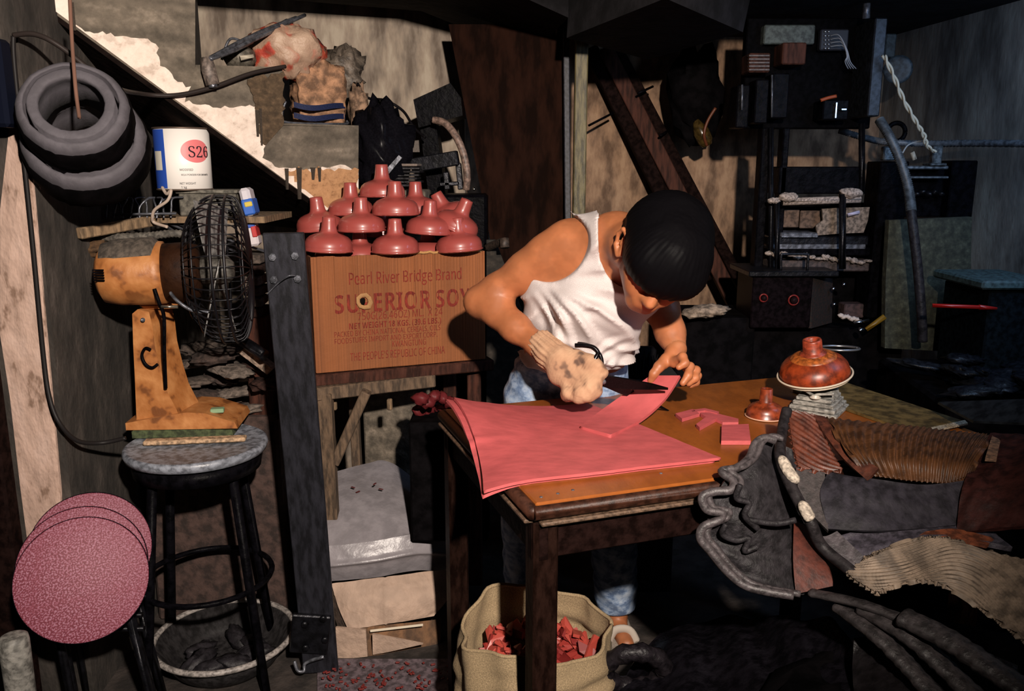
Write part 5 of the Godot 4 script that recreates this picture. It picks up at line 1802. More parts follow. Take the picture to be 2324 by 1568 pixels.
	var jeanf := func(p: Vector3, d: float) -> float:
		d -= 0.006 * nz.get_noise_3dv(p * Vector3(110, 260, 110)) + 0.004 * (0.5 - absf(sin(p.y * 45.0 + p.x * 30.0 + nz.get_noise_3dv(p * 90.0) * 3.0)))
		return maxf(d, maxf(p.y - jtop - 0.06 * (p.x - hipL.x), 0.075 - p.y))
	var jean := mat("ffffff", 0.85, T.blue, 4.0, 0.4)
	put("jeans", nets(jn, 0.03, 0.009, jeanf), jean, t)
	var wb := []
	for k in 25:
		var a := PI * k / 24.0
		var c := (hipL.lerp(waL, 0.55) + hipR.lerp(waR, 0.55)) * 0.5
		wb.append(Vector3(c.x - cos(a) * 0.148, jtop - 0.022, c.z + sin(a) * 0.104))
	st = sm()
	tube(st, wb, 0.006, 6, 2.4)
	put("waistband", (func() -> Mesh: st.generate_normals(); return st.commit()).call(), jean, t)
	# sandals
	for a in [anL, anR]:
		st = flat()
		var c := Vector3(a.x + 0.01, 0.011, a.z + 0.05)
		box(st, c, Vector3(0.088, 0.02, 0.25), Basis(Vector3.UP, 0.08), 0.006)
		var sole := obj("sandal_sole", st, mat("a89c90", 0.8, T.fine, 9.0), t)
		st = sm()
		tube(st, curve([c + Vector3(-0.042, 0.01, 0.05), c + Vector3(-0.02, 0.045, 0.045), c + Vector3(0.02, 0.045, 0.045), c + Vector3(0.042, 0.01, 0.05)], 5), 0.009, 8, 1.6)
		obj("sandal_strap", st, mat("b4a89c", 0.8), sole)
	# bracelet string on the bare forearm
	st = sm()
	var ec := elr.lerp(wrr, 0.36)
	var eb := basis_y(wrr - elr)
	var ring := []
	for k in 25:
		ring.append(ec + eb * Vector3(cos(TAU * k / 24) * 0.039, 0.008 * sin(TAU * k / 24), sin(TAU * k / 24) * 0.039))
	tube(st, ring, 0.0014, 5)
	obj("arm_string", st, mat("2a1a14", 0.8), t)
	glove(t, wr)

func left_hand(w: Vector3) -> Array:
	var b := []
	# wrist to knuckles
	var k1 := at(1506, 826, 1.985)
	var k2 := at(1530, 822, 1.975)
	var k3 := at(1546, 826, 1.98)
	var k4 := at(1562, 836, 1.99)
	var pa := at(1528, 806, 2.005)
	chain(b, [w, pa], [0.027, 0.022])
	for k in [[k1, 0.013], [k2, 0.0125], [k3, 0.012], [k4, 0.011]]:
		b.append([pa, k[0], 0.019, k[1]])
	# thumb: down the left of the strip
	chain(b, [at(1512, 815, 1.99), at(1496, 832, 1.972), at(1484, 848, 1.965), at(1477, 864, 1.968)], [0.015, 0.0125, 0.0105, 0.008])
	# index: bent over the top, nail towards us
	chain(b, [k2, at(1549, 810, 1.945), at(1555, 824, 1.93), at(1541, 833, 1.922)], [0.0125, 0.0105, 0.0095, 0.0078])
	# middle: along the strip's right edge, its tip on the front face
	chain(b, [k3, at(1566, 832, 1.95), at(1562, 852, 1.932), at(1550, 869, 1.924)], [0.012, 0.0103, 0.0095, 0.008])
	# ring
	chain(b, [k4, at(1580, 840, 1.965), at(1578, 858, 1.945), at(1563, 870, 1.936)], [0.011, 0.0098, 0.009, 0.0076])
	# little finger
	chain(b, [k4 + Vector3(0.006, -0.004, -0.012), at(1584, 852, 1.985), at(1580, 868, 1.965), at(1568, 875, 1.956)], [0.010, 0.0085, 0.0078, 0.0065])
	return b

func glove(t: Node3D, w: Vector3) -> void:
	var b := []
	var kn := [at(1338, 832, 1.925), at(1332, 850, 1.905), at(1316, 868, 1.90), at(1292, 876, 1.915)]
	var cuff0 := at(1228, 780, 2.02)
	var pa := at(1276, 822, 1.955)
	chain(b, [cuff0, at(1250, 804, 1.985), pa], [0.035, 0.036, 0.038])
	for k in 4:
		b.append([pa, kn[k], 0.033, 0.0165])
	b.append([at(1270, 850, 1.95), at(1300, 860, 1.93), 0.028, 0.028])
	# fingers curl round the lower handle and back under it
	chain(b, [kn[0], at(1352, 862, 1.888), at(1352, 888, 1.885), at(1338, 897, 1.90)], [0.014, 0.0135, 0.0125, 0.0105])
	chain(b, [kn[1], at(1338, 878, 1.878), at(1334, 898, 1.88), at(1322, 902, 1.90)], [0.014, 0.0135, 0.012, 0.0105])
	chain(b, [kn[2], at(1316, 890, 1.882), at(1312, 902, 1.89), at(1304, 900, 1.91)], [0.0135, 0.0125, 0.0115, 0.010])
	chain(b, [kn[3], at(1290, 892, 1.90), at(1286, 898, 1.915), at(1284, 892, 1.93)], [0.013, 0.0115, 0.0105, 0.0095])
	# thumb through the upper loop
	chain(b, [at(1310, 812, 1.935), at(1340, 822, 1.91), at(1354, 832, 1.90), at(1370, 846, 1.90)], [0.02, 0.016, 0.014, 0.012])
	var ax := (pa - cuff0).normalized()
	var bb := basis_y(ax)
	var ribs := func(p: Vector3, d: float) -> float:
		var q: Vector3 = bb.inverse() * (p - cuff0)
		var f := smoothstep(0.085, 0.06, q.y)
		d -= 0.0022 * f * sin(atan2(q.z, q.x) * 19.0)
		d -= 0.0006 * sin(q.y * 900.0) * (1.0 - f)
		return maxf(d, -q.y - 0.012 + 0.002 * sin(atan2(q.z, q.x) * 7.0))
	var gm := mat("dcc6bc", 0.95, T.glove, 3.2, 0.35)
	put("work_glove", nets(b, 0.015, 0.0034, ribs), gm, t)

# ---------- right: press, cabinet, pipes ----------
func fbox(st: SurfaceTool, x0: float, y0: float, x1: float, y1: float, d: float, depth: float, ch := 0.004, yaw := 0.0) -> void:   # a box whose front shows between those pixels at distance d
	var a := at(x0, (y0 + y1) * 0.5, d)
	var b := at(x1, (y0 + y1) * 0.5, d)
	var c := at((x0 + x1) * 0.5, y0, d)
	var e := at((x0 + x1) * 0.5, y1, d)
	box(st, Vector3((a.x + b.x) * 0.5, (c.y + e.y) * 0.5, -d - depth * 0.5), Vector3(b.x - a.x, c.y - e.y, depth), Basis(Vector3.UP, yaw), ch)

func right_side() -> void:
	var st := flat()
	# ---- the press
	var foot := at(1860, 1000, 3.0)
	var t := thing("moulding_press", "black moulding press with crusted platens and upright rods, under the electric cabinet", "press", Vector3(foot.x, 0, -3.1))
	for q in [[1718, 290, 1738, 720], [1768, 290, 1782, 640]]:
		st = flat()
		fbox(st, q[0], q[1], q[2], q[3], 3.02, 0.06)
		obj("upright", st, M.black, t)
	for q in [[1750, 290, 640, 0.009, 3.0], [1764, 445, 610, 0.009, 2.96], [1956, 280, 440, 0.011, 3.02], [1912, 440, 610, 0.012, 2.95]]:
		st = sm()
		rod(st, at(q[0], q[1], q[4]), at(q[0], q[2], q[4]), q[3], 12)
		obj("guide_rod", st, M.blacksteel, t)
	st = flat()
	fbox(st, 1768, 378, 1962, 440, 3.02, 0.2)
	obj("cross_head", st, M.black, t)
	st = sm()
	rod(st, at(1776, 458, 2.96), at(1952, 452, 2.96), 0.013, 14)
	obj("roller", st, M.crust, t)
	for q in [[1790, 448, 0.022], [1930, 438, 0.024], [1756, 455, 0.014]]:
		st = sm()
		lump(st, xform(at(q[0], q[1], 2.95), Vector3(q[2] * 1.7, q[2] * 0.8, q[2])), 0.3, 2.0, 16, q[0])
		obj("crusted_clamp", st, M.crust, t)
	st = flat()
	fbox(st, 1742, 462, 1976, 740, 3.16, 0.12)
	obj("back_plate", st, M.dark, t)
	st = flat()
	fbox(st, 1816, 478, 1872, 518, 3.05, 0.008)
	fbox(st, 1776, 476, 1814, 516, 3.06, 0.008)
	obj("card_panel", st, mat("6a5446", 0.9, T.grime, 6.0), t)
	st = flat()
	var torn := []
	for p in [[1866, 474], [1900, 472], [1974, 470], [1970, 500], [1960, 528], [1905, 530], [1856, 534], [1852, 512], [1868, 500]]:
		torn.append(at(p[0], p[1], 3.0))
	prism(st, torn, Vector3(0, 0, -0.01))
	obj("torn_card", st, mat("8a786a", 0.9, T.grime, 8.0), t)
	st = sm()
	rod(st, at(1924, 488, 2.98), at(1950, 481, 2.98), 0.006, 8)
	obj("pale_pin", st, mat("b4aec4", 0.4), t)
	for q in [[1772, 528, 1858, 0.012, M.grey_steel], [1744, 536, 1972, 0.03, M.blacksteel], [1748, 552, 1966, 0.012, M.grey_steel], [1742, 562, 1976, 0.022, M.black]]:
		st = flat()
		fbox(st, q[0], q[1], q[2], q[1] + 12 + q[3] * 300, 3.0, 0.14)
		obj("platen", st, q[4], t)
	st = sm()
	for k in 15:
		lump(st, xform(at(1746 + k * 16, 575 + k * 1.4 + 3 * sin(k * 2.1), 2.99), Vector3(0.018, 0.009 + 0.003 * sin(k * 1.7), 0.016)), 0.4, 2.0, 12, k * 2.0)
	obj("crusted_rim", st, M.crust, t)
	st = flat()
	fbox(st, 1746, 590, 1974, 616, 3.0, 0.16)
	obj("lower_platen", st, mat("4a3c3a", 0.7, T.grime, 7.0, 0.5), t)
	st = sm()
	tube(st, curve([at(1772, 614, 2.9), at(1773, 580, 2.9), at(1780, 577, 2.9), at(1830, 577, 2.9), at(1834, 582, 2.9), at(1832, 614, 2.9)], 4), 0.005, 8)
	obj("bar_handle", st, M.blacksteel, t)
	st = flat()
	fbox(st, 1700, 616, 1905, 628, 2.86, 0.26, 0.003)
	obj("shelf_plate", st, M.blacksteel, t)
	st = flat()
	fbox(st, 1706, 628, 1842, 745, 2.88, 0.2, 0.004)
	var control := obj("control_box", st, mat("120c0f", 0.4, T.grime, 6.0), t)
	st = flat()
	var sa := at(1842, 628, 2.885)
	var sb := at(1890, 632, 3.0)
	var sc := at(1888, 732, 3.0)
	var sd := at(1842, 745, 2.885)
	prism(st, [sa, sb, sc, sd], Vector3(-0.01, 0, -0.004))
	obj("rusty_side", st, mat("6a5a50", 0.85, T.rust, 7.0, 0.8), t)
	for q in [[1801, 681, 0.017], [1733, 676, 0.013]]:
		st = sm()
		var ring := []
		for k in 25:
			ring.append(at(q[0], q[1], 2.87) + Vector3(cos(TAU * k / 24), sin(TAU * k / 24), 0) * q[2])
		tube(st, ring, 0.003, 6)
		obj("dial_ring", st, mat("6a2220", 0.25), control)
		st = sm()
		lathe(st, [Vector2(0, 0), Vector2(q[2] * 0.8, 0), Vector2(q[2] * 0.7, 0.014), Vector2(0, 0.015)], Transform3D(basis_y(Vector3(0, 0, 1)), at(q[0], q[1], 2.88)), 20)
		obj("dial", st, mat("1a1012", 0.25), control)
	for q in [[1892, 690], [1914, 645], [1890, 655]]:
		st = sm()
		lathe(st, [Vector2(0, 0), Vector2(0.008, 0), Vector2(0.007, 0.01), Vector2(0, 0.012)], Transform3D(basis_y(Vector3(0, 0, 1)), at(q[0], q[1], 2.96)), 12)
		obj("bright_nut", st, mat("b8b8c4", 0.2, null, 1.0, 0.0, 1.0), t)
	st = flat()
	fbox(st, 1916, 690, 1962, 722, 3.02, 0.06)
	obj("brown_block", st, mat("4a3434", 0.7, T.grime, 6.0), t)
	st = flat()
	fbox(st, 1984, 366, 2048, 722, 2.98, 0.12)
	obj("side_column", st, M.black, t)
	st = flat()
	fbox(st, 1700, 745, 2040, 1000, 2.96, 0.3)
	obj("pedestal", st, M.dark, t)
	st = sm()
	for k in 8:
		lump(st, xform(at(1908 + k * 6, 716 + k * 1.6 + 2 * sin(k * 2.0), 2.88), Vector3(0.012, 0.008, 0.012)), 0.4, 2.0, 10, k * 3.0 + 50)
	tag(obj("white_rag", st, mat("b8aaa2", 0.9)), "small scrunched white rag at the foot of the press", "rag")
	st = sm()
	rod(st, at(1938, 734, 2.86), at(1972, 726, 2.86), 0.006, 8)
	rod(st, at(1952, 748, 2.85), at(1957, 750, 2.83), 0.009, 8)
	tag(obj("bright_spanner", st, mat("b8bcc4", 0.2, null, 1.0, 0.0, 1.0)), "bright steel spanner by the white rag at the foot of the press", "spanner")
	st = sm()
	tube(st, [at(1966, 748, 2.85), at(2008, 718, 2.84)], [0.008, 0.010], 10)
	tag(obj("tool_handle", st, mat("7a5a14", 0.45)), "yellow tool handle leaning beside the press foot", "handle")
	# ---- the electric cabinet
	t = thing("electric_cabinet", "open black electric cabinet with terminals and a steel door edge, above the press", "cabinet", at(1850, 290, 3.0))
	st = flat()
	fbox(st, 1690, 40, 1985, 292, 3.08, 0.05)
	obj("back_plate", st, mat("070608", 0.7, T.grime, 5.0), t)
	st = flat()
	fbox(st, 1978, 40, 2006, 264, 2.92, 0.2)
	obj("door_edge", st, mat("2c3038", 0.5, T.grime, 6.0, 0.1, 0.4), t)
	st = flat()
	fbox(st, 1734, 56, 1850, 100, 3.04, 0.05)
	obj("grey_panel", st, mat("4c5450", 0.7, T.grime, 6.0), t)
	for q in [[1700, 120, 1748, 164, M.darkwood], [1776, 96, 1830, 146, M.darkwood], [1752, 166, 1790, 268, M.black], [1714, 180, 1744, 280, M.black], [1672, 192, 1700, 290, M.black], [1868, 226, 1926, 272, M.black]]:
		st = flat()
		fbox(st, q[0], q[1], q[2], q[3], 2.98, 0.1)
		obj("relay_box", st, q[4], t)
	for k in 5:
		st = flat()
		fbox(st, 1700, 124 + k * 8, 1747, 128 + k * 8, 2.974, 0.02, 0.001)
		obj("coil_winding", st, mat("5a4a44", 0.5, T.grime, 9.0), t)
	for q in [[1752, 170, 266], [1684, 192, 250]]:
		st = sm()
		rod(st, at(q[0], q[1], 2.97), at(q[0], q[2], 2.97), 0.0035, 6)
		obj("bright_edge", st, M.grey_steel, t)
	st = flat()
	fbox(st, 1862, 66, 1926, 114, 3.03, 0.03)
	var block := obj("terminal_block", st, mat("2a2a30", 0.5), t)
	for r in 5:
		for c in 2:
			st = sm()
			lathe(st, [Vector2(0, 0), Vector2(0.0042, 0), Vector2(0.0035, 0.006), Vector2(0, 0.007)], Transform3D(basis_y(Vector3(0, 0, 1)), at(1872 + c * 8, 72 + r * 9.5, 3.03)), 8)
			obj("terminal_screw", st, mat("b8bcc4", 0.25, null, 1.0, 0.0, 0.9), block)
	for k in 4:
		st = sm()
		tube(st, curve([at(1884, 82 + k * 8, 3.02), at(1904 + k * 3, 80 + k * 8, 2.99), at(1922, 112 + k * 5, 2.98), at(1930 - k * 4, 140, 2.98), at(1943 - k * 6, 156, 3.0)], 6), 0.0018, 5)
		obj("wire", st, mat("8a8e96", 0.5), t)
	st = flat()
	fbox(st, 1896, 232, 1900, 268, 2.965, 0.03, 0.001)
	fbox(st, 1910, 246, 1922, 250, 2.955, 0.02, 0.001)
	obj("bright_contact", st, mat("c8ccd0", 0.2, null, 1.0, 0.0, 1.0), t)
	st = sm()
	tube(st, curve([at(1862, 228, 2.97), at(1880, 222, 2.97), at(1898, 218, 2.97)], 4), 0.006, 8)
	obj("orange_sleeve", st, mat("8a3a14", 0.6), t)
	st = sm()
	rod(st, at(1966, 42, 2.95), at(1967, 8, 2.95), 0.012, 14)
	tag(obj("hanging_rod", st, M.grey_steel), "short grey steel rod hanging from the ceiling above the cabinet's door edge", "rod")
	# ---- cables and pipes round the press
	st = sm()
	var hp := curve([at(1996, 272, 2.9), at(2020, 312, 2.86), at(2046, 372, 2.84), at(2062, 430, 2.82), at(2068, 480, 2.78)], 26)
	var hr := []
	for k in hp.size():
		hr.append((0.0165 if k % 2 == 0 else 0.0135) + 0.00001 * k)
	tube(st, hp, hr, 12)
	tag(obj("flexible_hose", st, mat("4c5258", 0.5, T.grime, 6.0)), "thick grey ribbed hose running down from the cabinet to the black hose", "hose")
	st = sm()
	tube(st, curve([at(2067, 474, 2.785), at(2074, 530, 2.76), at(2084, 620, 2.74), at(2092, 720, 2.72), at(2094, 775, 2.72)], 8), 0.0155, 12)
	tag(obj("black_hose", st, M.black_rubber), "thick black hose running down across the leaning slab from the grey ribbed one", "hose")
	st = sm()
	hp = curve([at(1905, 296, 3.25), at(1960, 312, 3.2), at(2010, 322, 3.15), at(2100, 326, 3.1), at(2200, 325, 2.97), at(2350, 326, 2.72)], 26)
	hr = []
	for k in hp.size():
		hr.append(0.013 if k % 2 == 0 else 0.0105)
	tube(st, hp, hr, 10)
	tag(obj("corrugated_conduit", st, mat("6a6e74", 0.45, T.grime, 6.0)), "grey corrugated conduit running level along the right wall", "conduit")
	st = sm()
	var c0 := [at(2006, 126, 2.88), at(2028, 172, 2.88), at(2050, 225, 2.88), at(2078, 275, 2.88), at(2096, 305, 2.88), at(2104, 330, 2.88), at(2122, 345, 2.9)]
	var cc := curve(c0, 10)
	for s in 2:
		var pts := []
		for k in cc.size():
			var a := k * 0.55 + s * PI
			pts.append(cc[k] + Vector3(cos(a) * 0.005, 0.0, sin(a) * 0.005))
		tube(st, pts, 0.0042, 7)
	tag(obj("twisted_flex", st, mat("b8b2a0", 0.6)), "twisted pale flex running slantwise from the cabinet to the motor bracket", "flex")
	st = sm()
	lathe(st, [Vector2(0, 0), Vector2(0.052, 0), Vector2(0.052, 0.008), Vector2(0.044, 0.012), Vector2(0.03, 0.012), Vector2(0, 0.014)], Transform3D(basis_y(Vector3(-0.5, 0, 1)), at(2038, 158, 3.3)), 32)
	tag(obj("wall_disc", st, mat("48525a", 0.5, T.grime, 6.0)), "round grey wall plate behind the twisted flex", "plate")
	st = sm()
	var ring := []
	for k in 25:
		ring.append(at(2034, 300, 3.25) + Vector3(cos(TAU * k / 24), sin(TAU * k / 24), 0) * 0.034)
	tube(st, ring, 0.009, 8)
	tag(obj("cable_coil", st, M.black), "loop of black cable on the wall below the round plate", "coil")
	st = flat()
	fbox(st, 2010, 76, 2034, 130, 3.3, 0.04)
	tag(obj("wall_bracket", st, mat("3a4448", 0.6, T.grime, 6.0)), "dull grey bracket on the wall right of the cabinet door", "bracket")
	# ---- motor unit between two black panels
	t = thing("motor_unit", "dark motor unit with bright plates between two black panels, right of the press", "motor", at(2110, 490, 2.95))
	st = flat()
	fbox(st, 2156, 364, 2214, 494, 2.95, 0.1)
	obj("side_panel", st, M.black, t)
	st = flat()
	fbox(st, 2056, 376, 2154, 384, 2.93, 0.14)
	fbox(st, 2062, 400, 2154, 405, 2.92, 0.14)
	obj("bright_plate", st, mat("8a929a", 0.35, T.grime, 6.0, 0.1, 0.7), t)
	st = flat()
	fbox(st, 2052, 384, 2156, 492, 3.0, 0.12)
	obj("motor_body", st, M.black, t)
	st = flat()
	fbox(st, 2006, 332, 2034, 364, 2.96, 0.03)
	obj("bracket", st, mat("6a7074", 0.4, T.grime, 6.0, 0.1, 0.5), t)
	st = flat()
	fbox(st, 2118, 330, 2140, 374, 2.94, 0.03)
	fbox(st, 2112, 370, 2150, 376, 2.92, 0.06)
	obj("bracket", st, mat("6a7074", 0.4, T.grime, 6.0, 0.1, 0.5), t)
	st = sm()
	rod(st, at(2070, 345, 2.92), at(2076, 362, 2.92), 0.008, 8)
	obj("ceramic_cap", st, mat("a8a090", 0.4), t)
	for k in 5:
		st = sm()
		lump(st, xform(at(2078 + k * 14, 440 - 4 * (k % 2), 2.96), Vector3(0.014, 0.012, 0.02)), 0.3, 2.0, 12, k + 80.0)
		obj("winding", st, M.blacksteel, t)
	st = sm()
	tube(st, curve([at(2048, 348, 2.92), at(2060, 330, 2.92), at(2080, 322, 2.92), at(2100, 320, 2.9)], 6), 0.003, 6)
	obj("loose_wire", st, mat("8a8e90", 0.5), t)
	# ---- slab leaning under the motor
	st = flat()
	prism(st, [at(2018, 500, 2.9), at(2206, 492, 2.9), at(2202, 690, 2.86), at(2196, 800, 2.84), at(2008, 790, 2.84), at(2010, 640, 2.86)], Vector3(0, 0, -0.03))
	tag(obj("stone_slab", st, mat("8a9a8c", 0.85, T.cement, 5.0, 0.6)), "mottled grey-green slab leaning upright below the motor unit", "slab")
	# ---- pale box, red rod, dark clutter
	t = thing("storage_box", "dark box with a pale teal lid at the right edge, against the wall", "box", at(2280, 700, 2.5))
	st = flat()
	fbox(st, 2230, 638, 2400, 658, 2.45, 0.3, 0.006)
	obj("lid", st, mat("42585a", 0.6, T.grime, 6.0), t)
	st = flat()
	fbox(st, 2236, 660, 2396, 860, 2.47, 0.27, 0.006)
	obj("body", st, mat("141a1e", 0.7, T.grime, 6.0), t)
	st = sm()
	rod(st, at(2116, 693, 2.5), at(2224, 697, 2.46), 0.006, 10)
	tube(st, [at(2222, 697, 2.46), at(2262, 700, 2.46)], [0.008, 0.004], 10)
	tag(obj("red_rod", st, mat("9a1a16", 0.3)), "thin red rod lying level in front of the slab", "rod")
	st = flat()
	var tb := at(2250, 830, 2.45)
	box(st, Vector3(1.44, 0.40, -2.40), Vector3(0.5, 0.8, 0.60), Basis(Vector3.UP, -0.12), 0.01)
	tag(obj("dark_bench", st, M.dark), "black bench at the right under the scattered dark rubber scraps", "bench")
	for k in 14:
		st = sm()
		var c := Vector3(1.26 + 0.085 * (k % 5) + 0.03 * sin(k * 3.0), 0.825 + 0.014 * (k % 3), -2.2 - 0.12 * (k / 5) - 0.03 * sin(k * 1.9))
		lump(st, Transform3D(Basis.from_euler(Vector3(0.15 * sin(k * 2.0), k * 0.9, 0.1)) * Basis.from_scale(Vector3(0.085, 0.016, 0.045)), c), 0.35, 1.5, 20, k * 4.0 + 30.0)
		tag(obj("black_scrap", st, mat("1a1c22", 0.35, T.grime, 6.0, 0.5)), "glossy black rubber scrap in the heap on the dark bench at the right", "scrap", "black scraps on the right bench")
	st = flat()
	prism(st, [at(2130, 912, 1.93), at(2330, 905, 1.75), at(2340, 960, 1.68), at(2210, 955, 1.78)], Vector3(0, -0.006, -0.003))
	tag(obj("metal_sheet", st, mat("3a4048", 0.3, T.grime, 4.0, 0.1, 0.6)), "dull blue-grey metal sheet at the right edge behind the patched rubber", "sheet")
	# ---- behind the worker's bare arm
	st = sm()
	lump(st, Transform3D(Basis(Vector3(0, 0, 1), 0.12) * Basis.from_scale(Vector3(0.085, 0.022, 0.05)), at(1600, 706, 2.85)), 0.3, 1.3, 26, 41.0)
	tag(obj("pale_rag", st, mat("a08c7a", 0.9, T.blotch, 6.0, 0.8)), "pale rag lying on the dark cabinet behind the worker's head", "rag")
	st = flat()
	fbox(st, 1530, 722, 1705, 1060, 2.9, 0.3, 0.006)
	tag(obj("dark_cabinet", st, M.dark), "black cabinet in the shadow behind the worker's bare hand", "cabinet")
	st = sm()
	for k in 60:
		var b := at(1424 + (k % 12) * 6.0, 858 + (k / 12) * 2.0, 2.62 + 0.014 * (k / 12))
		var e := b + Vector3(0.012 * sin(k * 2.1), 0.11 - 0.0035 * (k % 12) + 0.012 * sin(k * 5.3), 0.01 * sin(k * 1.3))
		tube(st, [b, (b + e) * 0.5 + Vector3(0.004 * sin(k * 3.0), 0, 0), e], [0.004, 0.003, 0.001], 4)
	box(st, at(1455, 815, 2.66), Vector3(0.095, 0.085, 0.04), Basis(), 0.01)
	var br := obj("black_brush", st, mat("141214", 0.7))
	tag(br, "black bristly brush standing behind the worker's waist", "brush")
	st = flat()
	fbox(st, 1405, 855, 1530, 1500, 2.62, 0.16, 0.006)
	tag(obj("grey_block", st, mat("4a4444", 0.9, T.cement, 5.0, 0.5)), "grey block under the black brush behind the worker", "block")
	st = sm()
	lathe(st, [Vector2(0, 0), Vector2(0.02, 0), Vector2(0.03, 0.02), Vector2(0.032, 0.06), Vector2(0.02, 0.09), Vector2(0.012, 0.11), Vector2(0, 0.112)], Transform3D(Basis(Vector3(0, 0, 1), 0.5), at(1606, 330, 3.4)), 20)
	tag(obj("glass_lamp", st, mat("4a3a1c", 0.2, T.grime, 6.0)), "small amber glass piece glinting at the left of the electric cabinet", "glass")
	st = sm()
	tube(st, curve([at(1604, 330, 3.38), at(1598, 305, 3.36), at(1606, 275, 3.36), at(1624, 245, 3.36)], 6), 0.006, 8)
	tag(obj("orange_cable", st, mat("5c2e18", 0.5)), "orange-brown cable rising from the amber glass beside the cabinet", "cable")
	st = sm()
	lump(st, xform(at(1580, 215, 3.45), Vector3(0.11, 0.2, 0.08)), 0.3, 1.0, 26, 61.0)  # dark body added as a soft shadow on the wall
	tag(obj("shadow_shape", st, M.dark), "dark lump painting a soft shadow on the wall left of the electric cabinet", "cloth")

# ---------- the heap of patched rubber at the lower right ----------
func patch(rows: Array, disp = null) -> Callable:   # a smooth surface through rows of points [x, y, distance]
	var g := []
	for r in rows:
		var line := []
		for p in r:
			line.append(at(p[0], p[1], p[2]))
		g.append(line)
	var nv := g.size() - 1
	var row_at := func(line: Array, u: float) -> Vector3:
		var n := line.size() - 1
		var s := u * n
		var i := mini(int(s), n - 1)
		return line[i].cubic_interpolate(line[i + 1], line[maxi(i - 1, 0)], line[mini(i + 2, n)], s - i)
	return func(u: float, v: float) -> Vector3:
		var s := v * nv
		var j := mini(int(s), nv - 1)
		var a: Vector3 = row_at.call(g[j], u)
		var b: Vector3 = row_at.call(g[j + 1], u)
		var pa: Vector3 = row_at.call(g[maxi(j - 1, 0)], u)
		var pb: Vector3 = row_at.call(g[mini(j + 2, nv)], u)
		var p := a.cubic_interpolate(b, pa, pb, s - j)
		if disp != null:
			p += disp.call(u, v)
		return p

